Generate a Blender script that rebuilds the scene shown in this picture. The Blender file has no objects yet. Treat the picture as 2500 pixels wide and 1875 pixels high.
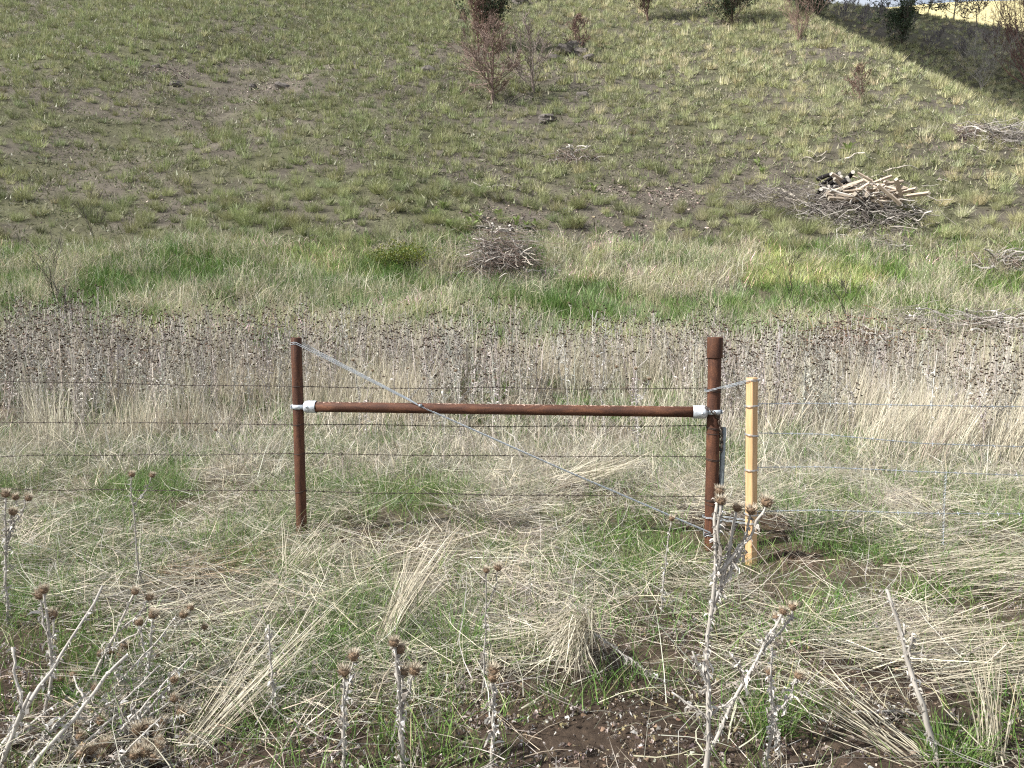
import bpy, math
import numpy as np
from mathutils import Vector, Matrix

# ------------------------------------------------------------------ camera, sky, sun, exposure
SC = bpy.context.scene
COL = SC.collection
PITCH = math.radians(5.4)
EYE = np.array([0.0, 0.0, 1.58])
FPX = 1888.0                                   # focal length in photograph pixels (2500 wide)

cam = bpy.data.cameras.new('camera')
cam.sensor_width = 36.0
cam.lens = 36.0 * FPX / 2500.0
cam.clip_start = 0.05
cam.clip_end = 3000.0
cam_o = bpy.data.objects.new('camera', cam)
COL.objects.link(cam_o)
cam_o.location = EYE.tolist()
cam_o.rotation_euler = (math.pi / 2 - PITCH, 0, 0)
SC.camera = cam_o

SUN_EL = math.radians(44)
SUN_BACK = math.radians(20)                    # a little behind the camera plane, from the left
SUN = np.array([-math.cos(SUN_EL) * math.cos(SUN_BACK), -math.cos(SUN_EL) * math.sin(SUN_BACK), math.sin(SUN_EL)])

world = bpy.data.worlds.new('World')
SC.world = world
world.use_nodes = True
wn, wl = world.node_tree.nodes, world.node_tree.links
for n in list(wn):
    wn.remove(n)
wout = wn.new('ShaderNodeOutputWorld')
wbg = wn.new('ShaderNodeBackground')
wsky = wn.new('ShaderNodeTexSky')
wsky.sky_type = 'NISHITA'
wsky.sun_disc = False
wsky.sun_elevation = SUN_EL
wsky.sun_rotation = math.atan2(SUN[0], SUN[1])
wsky.air_density = 1.2
wsky.dust_density = 2.2
wsky.ozone_density = 1.0
wbg.inputs['Strength'].default_value = 0.07
# thin broken cloud over the whole sky
wtc = wn.new('ShaderNodeTexCoord')
wno = wn.new('ShaderNodeTexNoise')
wno.inputs['Scale'].default_value = 3.0
wno.inputs['Detail'].default_value = 7.0
wrm = wn.new('ShaderNodeMapRange')
wrm.inputs['From Min'].default_value = 0.34
wrm.inputs['From Max'].default_value = 0.60
wmx = wn.new('ShaderNodeMix')
wmx.data_type = 'RGBA'
wmx.inputs['B'].default_value = (8.6, 8.9, 9.4, 1)
wl.new(wtc.outputs['Generated'], wno.inputs['Vector'])
wl.new(wno.outputs['Fac'], wrm.inputs['Value'])
wl.new(wrm.outputs['Result'], wmx.inputs['Factor'])
wl.new(wsky.outputs['Color'], wmx.inputs['A'])
wl.new(wmx.outputs['Result'], wbg.inputs['Color'])
wl.new(wbg.outputs['Background'], wout.inputs['Surface'])

sun = bpy.data.lights.new('sun', 'SUN')
sun.energy = 5.0
sun.angle = math.radians(0.53)
sun.color = (1.0, 0.965, 0.91)
sun_o = bpy.data.objects.new('sun', sun)
COL.objects.link(sun_o)
sun_o.rotation_euler = Vector((-SUN).tolist()).to_track_quat('-Z', 'Y').to_euler()
sun_o.location = (-60, -15, 60)

SC.view_settings.view_transform = 'Standard'
SC.view_settings.look = 'None'
SC.view_settings.exposure = 0.85
SC.view_settings.gamma = 1.0
SC.view_settings.use_curve_mapping = False
SC.render.engine = 'CYCLES'
SC.cycles.use_denoising = False
SC.cycles.max_bounces = 4
SC.cycles.diffuse_bounces = 2
SC.cycles.transparent_max_bounces = 6
SC.cycles.pixel_filter_type = 'BLACKMAN_HARRIS'
SC.cycles.filter_width = 1.2

# ------------------------------------------------------------------ helpers
RNG = np.random.default_rng(11)
TAU = math.tau


def vnoise(x, y, seed=0):
    x = np.asarray(x, float); y = np.asarray(y, float)
    xi = np.floor(x).astype(np.int64); yi = np.floor(y).astype(np.int64)
    fx = x - xi; fy = y - yi
    fx = fx * fx * (3 - 2 * fx); fy = fy * fy * (3 - 2 * fy)

    def h(a, b):
        with np.errstate(over='ignore'):
            n = a.astype(np.uint64) * np.uint64(0x9E3779B97F4A7C15) + b.astype(np.uint64) * np.uint64(0xC2B2AE3D27D4EB4F) + np.uint64(seed * 0x165667B19E37 + 77)
            n = (n ^ (n >> np.uint64(30))) * np.uint64(0xBF58476D1CE4E5B9)
            n = (n ^ (n >> np.uint64(27))) * np.uint64(0x94D049BB133111EB)
            n = n ^ (n >> np.uint64(31))
        return (n >> np.uint64(11)).astype(float) / float(1 << 53)
    a, b, c, d = h(xi, yi), h(xi + 1, yi), h(xi, yi + 1), h(xi + 1, yi + 1)
    return (a * (1 - fx) + b * fx) * (1 - fy) + (c * (1 - fx) + d * fx) * fy


def fbm(x, y, seed=0, octv=4):
    t = 0; a = 0.5; s = 0
    for i in range(octv):
        t = t + a * vnoise(np.asarray(x) * 2 ** i + 17.3 * i, np.asarray(y) * 2 ** i - 9.1 * i, seed + i)
        s += a; a *= 0.5
    return t / s


def sstep(a, b, x):
    t = np.clip((np.asarray(x, float) - a) / (b - a), 0, 1)
    return t * t * (3 - 2 * t)


def softplus(s, w):
    return w * np.logaddexp(0, np.asarray(s) / w)


def smax(a, b, w):
    return np.maximum(a, b) + w * np.log1p(np.exp(-np.abs(a - b) / w))


def smin(a, b, w):
    return -smax(-a, -b, w)


def height(x, y):
    yb = 15.9 + 0.7 * np.sin(x * 0.12 + 0.6) + 0.02 * x
    s = y - yb
    hill = 0.55 * softplus(s, 2.4)
    on = sstep(2, 14, s)
    hill = hill + on * (1.7 * (fbm(x / 14, y / 16, 3, 3) - 0.5) + 0.45 * (fbm(x / 3.1, y / 3.4, 5, 3) - 0.5))
    hill = hill - on * 1.1 * np.exp(-((x + 17 - 0.1 * y) / 5.5) ** 2)         # shallow draw at the left
    drop = 1.0 * softplus(x - 22.5 - 1.0 * (fbm(y / 7, y * 0 + 2.2, 9, 2) - 0.5), 1.0)
    hill1 = hill - drop * sstep(3, 10, s)
    hill1 = smin(hill1, 46 + 0.05 * y - 0.05 * x, 5)
    back = 37.0 - 0.2 * (x - 48.5) + 0.64 * (y - 95) + 2.0 * (fbm(x / 13, y / 13, 21, 3) - 0.5)
    back = back - 1.2 * softplus(24.0 - x, 1.2)
    crest = 37.6 - 0.05 * (x - 48.5) - 0.3 * np.maximum(y - 100, 0)
    back = smin(back, crest, 1.8)
    hill1 = np.where(s > 3, smax(hill1, back * sstep(3, 8, s) - 40 * (1 - sstep(3, 8, s)), 0.5), hill1)
    far = 86.5 + 0.05 * (x - 119) + 0.5 * np.minimum(y - 225, 0) - 0.4 * np.maximum(y - 225, 0) + 5 * (fbm(x / 45, y / 45, 31, 3) - 0.5)
    h = np.where(y > 90, smax(hill1, far, 1.0), hill1)
    # level ground by the fence
    flat = 1 - sstep(-2, 6, s)
    h = h + flat * (0.10 * (fbm(x / 1.6, y / 1.6, 41, 3) - 0.5) + 0.045 * (fbm(x / 0.33, y / 0.33, 45, 3) - 0.5))
    h = h - 0.10 * sstep(1.5, 7, x) * flat
    # dug soil beside the right-hand post and the stake
    for cx, cy, r, a in ((1.52, 5.55, 0.22, 0.07), (1.0, 6.3, 0.4, 0.05), (1.75, 4.82, 0.13, 0.035), (0.5, 6.6, .25, .05), (1.95, 5.6, .3, .05)):
        h = h + a * np.exp(-(((x - cx) ** 2 + (y - cy) ** 2) / r ** 2)) * (0.6 + 0.8 * fbm(x / 0.09, y / 0.09, 51, 2))
    return h


def axis(parts):
    out = [np.array([parts[0][0]])]
    for a, b, n in parts:
        out.append(np.linspace(a, b, n + 1)[1:])
    return np.concatenate(out)


YS = np.concatenate([axis([(-12, 1.8, 24), (1.8, 8.5, 92), (8.5, 20, 80), (20, 72, 150)]), np.geomspace(72, 430, 70)[1:]])
xr = np.concatenate([axis([(0, 5, 62), (5, 14, 48), (14, 42, 72)]), np.geomspace(42, 330, 48)[1:]])
XS = np.concatenate([-xr[:0:-1], xr])
GX, GY = np.meshgrid(XS, YS)
GZ = height(GX, GY)


def ground_z(x, y):
    x = np.clip(np.asarray(x, float), XS[0], XS[-1] - 1e-6); y = np.clip(np.asarray(y, float), YS[0], YS[-1] - 1e-6)
    i = np.clip(np.searchsorted(XS, x, 'right') - 1, 0, len(XS) - 2)
    j = np.clip(np.searchsorted(YS, y, 'right') - 1, 0, len(YS) - 2)
    u = (x - XS[i]) / (XS[i + 1] - XS[i]); v = (y - YS[j]) / (YS[j + 1] - YS[j])
    return (GZ[j, i] * (1 - u) + GZ[j, i + 1] * u) * (1 - v) + (GZ[j + 1, i] * (1 - u) + GZ[j + 1, i + 1] * u) * v


def ray(px, py):
    xc = (px - 1250.0) / FPX; yc = (937.5 - py) / FPX
    c, s = math.cos(PITCH), math.sin(PITCH)
    return np.array([xc, c + yc * s, -s + yc * c])


def at(px, py, Y):
    d = ray(px, py)
    return EYE + d * (Y / d[1])


def on_ground(px, py, far=200):
    d = ray(px, py); d = d / d[1]
    t = np.concatenate([np.linspace(1.0, 30, 3000), np.linspace(30, far, 3000)])
    z = EYE[2] + d[2] * t
    hit = np.nonzero(z <= ground_z(d[0] * t, t))[0]
    k = t[hit[0]] if len(hit) else far
    return np.array([d[0] * k, k, float(ground_z(d[0] * k, k))])


def project(x, y, z):
    c, s = math.cos(PITCH), math.sin(PITCH)
    dz = z - EYE[2]
    dep = y * c - dz * s
    up = y * s + dz * c
    return 1250 + FPX * x / dep, 937.5 - FPX * up / dep


def mesh_from(name, v, t, cols=None, mats=None, midx=None, smooth=False):
    v = np.asarray(v, np.float32).reshape(-1, 3); t = np.asarray(t, np.int32).reshape(-1, 3)
    me = bpy.data.meshes.new(name)
    me.vertices.add(len(v)); me.vertices.foreach_set('co', v.ravel())
    me.loops.add(t.size); me.loops.foreach_set('vertex_index', t.ravel())
    me.polygons.add(len(t)); me.polygons.foreach_set('loop_start', np.arange(0, t.size, 3, dtype=np.int32))
    if midx is not None:
        me.polygons.foreach_set('material_index', np.asarray(midx, np.int32))
    me.polygons.foreach_set('use_smooth', np.full(len(t), smooth))
    me.update(calc_edges=True)
    if cols is not None:
        c = np.ones((len(v), 4), np.float32); c[:, :3] = np.asarray(cols, np.float32).reshape(-1, 3)
        a = me.color_attributes.new('Col', 'FLOAT_COLOR', 'POINT')
        a.data.foreach_set('color', c.ravel())
    for m in (mats or []):
        me.materials.append(m)
    return me


def link(name, data, parent=None, loc=(0, 0, 0), rot=(0, 0, 0), scale=1.0, label=None, cat=None, group=None, kind=None):
    o = bpy.data.objects.new(name, data)
    COL.objects.link(o)
    o.location = [float(a) for a in loc]
    o.rotation_euler = rot
    o.scale = (scale, scale, scale) if np.isscalar(scale) else scale
    if parent is not None:
        o.parent = parent
    if label: o['label'] = label
    if cat: o['category'] = cat
    if group: o['group'] = group
    if kind: o['kind'] = kind
    return o


class MB:
    """collects triangles with a colour for each vertex"""
    def __init__(self):
        self.v = []; self.t = []; self.c = []; self.m = []; self.n = 0

    def add(self, v, t, c, m=0):
        v = np.asarray(v, float).reshape(-1, 3); t = np.asarray(t, int).reshape(-1, 3)
        c = np.broadcast_to(np.asarray(c, float), (len(v), 3))
        self.v.append(v); self.t.append(t + self.n); self.c.append(c); self.m.append(np.full(len(t), m)); self.n += len(v)
        return self

    def mesh(self, name, mats, smooth=False):
        return mesh_from(name, np.concatenate(self.v), np.concatenate(self.t), np.concatenate(self.c), mats, np.concatenate(self.m), smooth)


def unit(a):
    a = np.asarray(a, float)
    return a / np.maximum(np.linalg.norm(a, axis=-1, keepdims=True), 1e-9)


def tubes(p0, p1, r0, r1, sides=4):
    """many separate tapered tubes; returns vertices, triangles, repeat count of vertices for each tube"""
    p0 = np.asarray(p0, float).reshape(-1, 3); p1 = np.asarray(p1, float).reshape(-1, 3)
    n = len(p0)
    r0 = np.broadcast_to(r0, n).astype(float); r1 = np.broadcast_to(r1, n).astype(float)
    d = unit(p1 - p0)
    ref = np.where(np.abs(d[:, 2:3]) > 0.9, np.array([[1.0, 0, 0]]), np.array([[0, 0, 1.0]]))
    a = unit(np.cross(d, ref)); b = np.cross(d, a)
    ang = np.arange(sides) * TAU / sides
    ring = np.cos(ang)[None, :, None] * a[:, None, :] + np.sin(ang)[None, :, None] * b[:, None, :]
    v = np.concatenate([p0[:, None, :] + ring * r0[:, None, None], p1[:, None, :] + ring * r1[:, None, None]], 1)
    k = np.arange(sides); k2 = (k + 1) % sides
    t = np.concatenate([np.stack([k, k2, k2 + sides], 1), np.stack([k, k2 + sides, k + sides], 1)])
    t = (t[None] + (np.arange(n) * 2 * sides)[:, None, None]).reshape(-1, 3)
    return v.reshape(-1, 3), t, 2 * sides


def chain_tube(pts, rad, sides=8, caps=True):
    """one continuous tube along a polyline"""
    pts = np.asarray(pts, float); n = len(pts)
    rad = np.broadcast_to(rad, n).astype(float)
    d = unit(np.gradient(pts, axis=0))
    ref = np.array([0, 0, 1.0]) if abs(d[0][2]) < 0.9 else np.array([1.0, 0, 0])
    a = unit(np.cross(d[0], ref)); vs = []
    ang = np.arange(sides) * TAU / sides
    for i in range(n):
        a = unit(a - d[i] * np.dot(a, d[i])); b = np.cross(d[i], a)
        vs.append(pts[i] + rad[i] * (np.cos(ang)[:, None] * a + np.sin(ang)[:, None] * b))
    v = np.concatenate(vs); t = []
    k = np.arange(sides); k2 = (k + 1) % sides
    for i in range(n - 1):
        o = i * sides
        t.append(np.stack([o + k, o + k2, o + k2 + sides], 1)); t.append(np.stack([o + k, o + k2 + sides, o + k + sides], 1))
    if caps:
        v = np.concatenate([v, pts[:1], pts[-1:]]); e = n * sides
        t.append(np.stack([k2, k, np.full(sides, e)], 1))
        o = (n - 1) * sides
        t.append(np.stack([o + k, o + k2, np.full(sides, e + 1)], 1))
    return v, np.concatenate(t)


def blades(rng, n, base_r, length, width, lean, curl, pal, palw=None, seg=3, outward=0.7, az0=None, azs=None, zbase=(0, 0), vary=0.22, sway=0.35):
    """n grass blades as tapered ribbons"""
    ba = rng.uniform(0, TAU, n); br = base_r * np.sqrt(rng.uniform(0, 1, n))
    base = np.stack([br * np.cos(ba), br * np.sin(ba), rng.uniform(zbase[0], zbase[1], n)], 1)
    az = np.where(rng.uniform(0, 1, n) < outward, ba + rng.normal(0, .6, n), rng.uniform(0, TAU, n))
    if az0 is not None:
        az = az0 + rng.normal(0, azs, n)
    L = rng.uniform(length[0], length[1], n)
    th = np.radians(rng.uniform(lean[0], lean[1], n)); cu = np.radians(rng.uniform(curl[0], curl[1], n))
    w = rng.uniform(width[0], width[1], n)
    tw = rng.uniform(0, TAU, n); sw = rng.normal(0, sway, n)
    p = base.copy(); V = []
    wt = np.linspace(1, 0.55, seg)
    for k in range(seg + 1):
        a = th + cu * k / seg; z_ = az + sw * k / seg
        hd = np.stack([np.cos(z_), np.sin(z_), np.zeros(n)], 1); side = np.stack([-np.sin(z_), np.cos(z_), np.zeros(n)], 1)
        dirn = hd * np.sin(a)[:, None] + np.array([0, 0, 1.0]) * np.cos(a)[:, None]
        nrm = np.cross(side, dirn)
        s2 = side * np.cos(tw)[:, None] + nrm * np.sin(tw)[:, None] * 0.7
        if k < seg:
            hw = (w * wt[k] * 0.5)[:, None]
            V += [p - s2 * hw, p + s2 * hw]
        else:
            V.append(p.copy())
        p = p + dirn * (L / seg)[:, None]
    V = np.stack(V, 1)
    T = []
    for k in range(seg - 1):
        i = 2 * k
        T += [[i, i + 1, i + 3], [i, i + 3, i + 2]]
    i = 2 * (seg - 1)
    T.append([i, i + 1, i + 2])
    m = V.shape[1]
    T = (np.array(T)[None] + (np.arange(n) * m)[:, None, None]).reshape(-1, 3)
    pal = np.asarray(pal, float)
    c = pal[rng.choice(len(pal), n, p=palw)] * rng.uniform(1 - vary, 1 + vary, (n, 1))
    return V.reshape(-1, 3), T, np.repeat(c, m, 0)


# ------------------------------------------------------------------ materials
def new_mat(name):
    m = bpy.data.materials.new(name); m.use_nodes = True
    nt = m.node_tree
    for n in list(nt.nodes): nt.nodes.remove(n)
    out = nt.nodes.new('ShaderNodeOutputMaterial')
    return m, nt, out


def vegetation_mat(name, trans=0.3, rough=0.55, spec=0.25):
    m, nt, out = new_mat(name); N = nt.nodes; L = nt.links
    col = N.new('ShaderNodeAttribute'); col.attribute_name = 'Col'
    ob = N.new('ShaderNodeObjectInfo')
    mul = N.new('ShaderNodeMix'); mul.data_type = 'RGBA'; mul.blend_type = 'MULTIPLY'; mul.inputs['Factor'].default_value = 1
    L.new(col.outputs['Color'], mul.inputs['A']); L.new(ob.outputs['Color'], mul.inputs['B'])
    pr = N.new('ShaderNodeBsdfPrincipled')
    pr.inputs['Roughness'].default_value = rough; pr.inputs['Specular IOR Level'].default_value = spec
    L.new(mul.outputs['Result'], pr.inputs['Base Color'])
    if trans > 0:
        tr = N.new('ShaderNodeBsdfTranslucent'); L.new(mul.outputs['Result'], tr.inputs['Color'])
        mx = N.new('ShaderNodeMixShader'); mx.inputs['Fac'].default_value = trans
        L.new(pr.outputs[0], mx.inputs[1]); L.new(tr.outputs[0], mx.inputs[2]); L.new(mx.outputs[0], out.inputs['Surface'])
    else:
        L.new(pr.outputs[0], out.inputs['Surface'])
    return m


M_GRASS = vegetation_mat('grass_blades', 0.24, 0.5, 0.3)
M_DRY = vegetation_mat('dry_stalks', 0.15, 0.6, 0.25)
M_BARK = vegetation_mat('bark_and_twigs', 0.0, 0.75, 0.2)


def noise_node(N, L, scale, detail=6, rough=0.6, vec=None, dist=0.0):
    n = N.new('ShaderNodeTexNoise')
    n.inputs['Scale'].default_value = scale; n.inputs['Detail'].default_value = detail; n.inputs['Roughness'].default_value = rough
    n.inputs['Distortion'].default_value = dist
    if vec is not None: L.new(vec, n.inputs['Vector'])
    return n


def ramp(N, L, fac, stops):
    r = N.new('ShaderNodeValToRGB')
    el = r.color_ramp.elements
    while len(el) < len(stops): el.new(0.5)
    for e, (p, c) in zip(el, stops):
        e.position = p; e.color = (*c, 1)
    L.new(fac, r.inputs['Fac'])
    return r


def ground_mat():
    m, nt, out = new_mat('soil'); N = nt.nodes; L = nt.links
    geo = N.new('ShaderNodeNewGeometry')
    col = N.new('ShaderNodeAttribute'); col.attribute_name = 'Col'
    n1 = noise_node(N, L, 1.3, 8, 0.65, geo.outputs['Position'])
    n2 = noise_node(N, L, 24, 6, 0.7, geo.outputs['Position'])
    r1 = ramp(N, L, n1.outputs['Fac'], [(0.3, (0.62, 0.6, 0.58)), (0.7, (1.35, 1.32, 1.25))])
    r2 = ramp(N, L, n2.outputs['Fac'], [(0.28, (0.55, 0.52, 0.5)), (0.5, (1, 1, 1)), (0.74, (1.6, 1.55, 1.4))])
    a = N.new('ShaderNodeMix'); a.data_type = 'RGBA'; a.blend_type = 'MULTIPLY'; a.inputs['Factor'].default_value = 1
    b = N.new('ShaderNodeMix'); b.data_type = 'RGBA'; b.blend_type = 'MULTIPLY'; b.inputs['Factor'].default_value = 1
    L.new(col.outputs['Color'], a.inputs['A']); L.new(r1.outputs['Color'], a.inputs['B'])
    L.new(a.outputs['Result'], b.inputs['A']); L.new(r2.outputs['Color'], b.inputs['B'])
    pr = N.new('ShaderNodeBsdfPrincipled'); pr.inputs['Roughness'].default_value = 0.95; pr.inputs['Specular IOR Level'].default_value = 0.1
    L.new(b.outputs['Result'], pr.inputs['Base Color'])
    bp = N.new('ShaderNodeBump'); bp.inputs['Strength'].default_value = 0.9; bp.inputs['Distance'].default_value = 0.05
    n3 = noise_node(N, L, 11, 9, 0.72, geo.outputs['Position'])
    L.new(n3.outputs['Fac'], bp.inputs['Height']); L.new(bp.outputs['Normal'], pr.inputs['Normal'])
    L.new(pr.outputs[0], out.inputs['Surface'])
    return m


def rust_mat(name, flakes=False, dark=1.0):
    m, nt, out = new_mat(name); N = nt.nodes; L = nt.links
    tc = N.new('ShaderNodeTexCoord')
    mp = N.new('ShaderNodeMapping'); mp.inputs['Scale'].default_value = (1, 1, 0.22)
    L.new(tc.outputs['Object'], mp.inputs['Vector'])
    n1 = noise_node(N, L, 22, 8, 0.65, mp.outputs['Vector'], 0.6)
    n2 = noise_node(N, L, 120, 5, 0.6, tc.outputs['Object'])
    r1 = ramp(N, L, n1.outputs['Fac'], [(0.25, (0.030 * dark, 0.014 * dark, 0.010 * dark)), (0.48, (0.075 * dark, 0.031 * dark, 0.018 * dark)), (0.62, (0.125 * dark, 0.053 * dark, 0.028 * dark)), (0.82, (0.20 * dark, 0.10 * dark, 0.058 * dark))])
    r2 = ramp(N, L, n2.outputs['Fac'], [(0.3, (0.6, 0.6, 0.6)), (0.7, (1.3, 1.3, 1.3))])
    mu = N.new('ShaderNodeMix'); mu.data_type = 'RGBA'; mu.blend_type = 'MULTIPLY'; mu.inputs['Factor'].default_value = 1
    L.new(r1.outputs['Color'], mu.inputs['A']); L.new(r2.outputs['Color'], mu.inputs['B'])
    base = mu.outputs['Result']
    if flakes:
        # chips of old pale coating left along one side of the pipe
        n4 = noise_node(N, L, 70, 4, 0.7, tc.outputs['Object'])
        n5 = noise_node(N, L, 2.3, 2, 0.5, tc.outputs['Object'])
        sx = N.new('ShaderNodeSeparateXYZ'); L.new(tc.outputs['Object'], sx.inputs[0])
        mr = N.new('ShaderNodeMapRange'); mr.inputs['From Min'].default_value = 0.022; mr.inputs['From Max'].default_value = 0.037
        L.new(sx.outputs['X'], mr.inputs['Value'])
        ad = N.new('ShaderNodeMath'); ad.operation = 'MULTIPLY'; L.new(mr.outputs['Result'], ad.inputs[0]); L.new(n5.outputs['Fac'], ad.inputs[1])
        ad2 = N.new('ShaderNodeMath'); ad2.operation = 'MULTIPLY_ADD'; L.new(ad.outputs[0], ad2.inputs[0]); ad2.inputs[1].default_value = 0.62; L.new(n4.outputs['Fac'], ad2.inputs[2])
        gt = N.new('ShaderNodeMapRange'); gt.inputs['From Min'].default_value = 0.80; gt.inputs['From Max'].default_value = 0.84
        L.new(ad2.outputs[0], gt.inputs['Value'])
        m2 = N.new('ShaderNodeMix'); m2.data_type = 'RGBA'; m2.inputs['B'].default_value = (0.50, 0.36, 0.29, 1)
        L.new(gt.outputs['Result'], m2.inputs['Factor']); L.new(base, m2.inputs['A'])
        base = m2.outputs['Result']
    pr = N.new('ShaderNodeBsdfPrincipled'); pr.inputs['Roughness'].default_value = 0.72; pr.inputs['Specular IOR Level'].default_value = 0.3
    L.new(base, pr.inputs['Base Color'])
    bp = N.new('ShaderNodeBump'); bp.inputs['Strength'].default_value = 0.45; bp.inputs['Distance'].default_value = 0.004
    L.new(n2.outputs['Fac'], bp.inputs['Height']); L.new(bp.outputs['Normal'], pr.inputs['Normal'])
    L.new(pr.outputs[0], out.inputs['Surface'])
    return m


def metal_mat(name, col, rough=0.45, metal=0.6, scale=60):
    m, nt, out = new_mat(name); N = nt.nodes; L = nt.links
    tc = N.new('ShaderNodeTexCoord')
    n1 = noise_node(N, L, scale, 6, 0.65, tc.outputs['Object'])
    lo = tuple(c * 0.6 for c in col); hi = tuple(min(1, c * 1.25) for c in col)
    r1 = ramp(N, L, n1.outputs['Fac'], [(0.3, lo), (0.7, hi)])
    pr = N.new('ShaderNodeBsdfPrincipled'); pr.inputs['Metallic'].default_value = metal; pr.inputs['Roughness'].default_value = rough
    L.new(r1.outputs['Color'], pr.inputs['Base Color']); L.new(pr.outputs[0], out.inputs['Surface'])
    return m


def wood_mat():
    m, nt, out = new_mat('fresh_sawn_wood'); N = nt.nodes; L = nt.links
    tc = N.new('ShaderNodeTexCoord')
    mp = N.new('ShaderNodeMapping'); mp.inputs['Scale'].default_value = (14, 14, 0.9)
    L.new(tc.outputs['Object'], mp.inputs['Vector'])
    n1 = noise_node(N, L, 5, 7, 0.6, mp.outputs['Vector'], 1.2)
    r1 = ramp(N, L, n1.outputs['Fac'], [(0.25, (0.38, 0.225, 0.105)), (0.5, (0.54, 0.345, 0.175)), (0.75, (0.62, 0.42, 0.24))])
    vo = N.new('ShaderNodeTexVoronoi'); vo.inputs['Scale'].default_value = 9
    L.new(tc.outputs['Object'], vo.inputs['Vector'])
    r2 = ramp(N, L, vo.outputs['Distance'], [(0.05, (0.30, 0.22, 0.18)), (0.11, (1, 1, 1))])
    mu = N.new('ShaderNodeMix'); mu.data_type = 'RGBA'; mu.blend_type = 'MULTIPLY'; mu.inputs['Factor'].default_value = 0.7
    L.new(r1.outputs['Color'], mu.inputs['A']); L.new(r2.outputs['Color'], mu.inputs['B'])
    pr = N.new('ShaderNodeBsdfPrincipled'); pr.inputs['Roughness'].default_value = 0.65
    L.new(mu.outputs['Result'], pr.inputs['Base Color'])
    bp = N.new('ShaderNodeBump'); bp.inputs['Strength'].default_value = 0.25; bp.inputs['Distance'].default_value = 0.002
    L.new(n1.outputs['Fac'], bp.inputs['Height']); L.new(bp.outputs['Normal'], pr.inputs['Normal'])
    L.new(pr.outputs[0], out.inputs['Surface'])
    return m


def rock_mat():
    m, nt, out = new_mat('basalt'); N = nt.nodes; L = nt.links
    geo = N.new('ShaderNodeNewGeometry')
    n1 = noise_node(N, L, 7, 8, 0.7, geo.outputs['Position'])
    r1 = ramp(N, L, n1.outputs['Fac'], [(0.3, (0.045, 0.040, 0.036)), (0.55, (0.12, 0.105, 0.092)), (0.75, (0.27, 0.24, 0.20))])
    pr = N.new('ShaderNodeBsdfPrincipled'); pr.inputs['Roughness'].default_value = 0.9
    L.new(r1.outputs['Color'], pr.inputs['Base Color'])
    bp = N.new('ShaderNodeBump'); bp.inputs['Strength'].default_value = 0.8; bp.inputs['Distance'].default_value = 0.05
    L.new(n1.outputs['Fac'], bp.inputs['Height']); L.new(bp.outputs['Normal'], pr.inputs['Normal'])
    L.new(pr.outputs[0], out.inputs['Surface'])
    return m


M_SOIL = ground_mat()
M_RUST = rust_mat('rusted_pipe')
M_RUST_FLAKED = rust_mat('rusted_pipe_with_chips', True)
M_RUST_DARK = rust_mat('rusted_coupling', False, 0.8)
M_GALV = metal_mat('galvanised_steel', (0.62, 0.67, 0.72), 0.5, 0.35)
M_PIPE = metal_mat('weathered_grey_pipe', (0.22, 0.25, 0.26), 0.55, 0.4, 40)
M_WIRE_NEW = metal_mat('new_wire', (0.42, 0.46, 0.50), 0.5, 0.5, 90)
M_WIRE_OLD = metal_mat('old_wire', (0.060, 0.045, 0.038), 0.7, 0.3, 90)
M_CHAIN = metal_mat('chain_steel', (0.11, 0.085, 0.07), 0.6, 0.4, 50)
M_WOOD = wood_mat()
M_ROCK = rock_mat()

# ------------------------------------------------------------------ ground
def soil_colour(x, y):
    n = fbm(x / 2.2, y / 2.2, 61, 4); n2 = fbm(x / 9, y / 9, 66, 3)
    near = np.array([0.070, 0.053, 0.042]); thatch = np.array([0.115, 0.100, 0.072])
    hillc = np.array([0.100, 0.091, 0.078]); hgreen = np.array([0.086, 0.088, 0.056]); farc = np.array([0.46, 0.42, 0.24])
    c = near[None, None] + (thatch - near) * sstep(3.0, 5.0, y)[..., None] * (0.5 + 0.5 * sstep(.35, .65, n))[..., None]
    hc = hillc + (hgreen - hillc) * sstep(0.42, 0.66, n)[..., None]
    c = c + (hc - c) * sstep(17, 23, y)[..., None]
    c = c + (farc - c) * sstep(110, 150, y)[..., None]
    for cx, cy, r in ((1.45, 5.6, .38), (1.0, 6.35, .6), (0.45, 6.6, .4), (1.75, 4.85, .25), (2.1, 5.5, .5), (2.6, 5.9, .55), (-1.3, 5.3, .3)):
        w = np.exp(-(((x - cx) ** 2 + (y - cy) ** 2) / r ** 2))[..., None]
        c = c + (np.array([0.060, 0.038, 0.026]) - c) * w
    return c


nx, ny = len(XS), len(YS)
gv = np.stack([GX, GY, GZ], -1).reshape(-1, 3)
ii = (np.arange(ny - 1)[:, None] * nx + np.arange(nx - 1)[None]).ravel()
gt = np.concatenate([np.stack([ii, ii + 1, ii + nx + 1], 1), np.stack([ii, ii + nx + 1, ii + nx], 1)])
ground = link('ground', mesh_from('ground', gv, gt, soil_colour(GX, GY).reshape(-1, 3), [M_SOIL], smooth=True), kind='structure')

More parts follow.
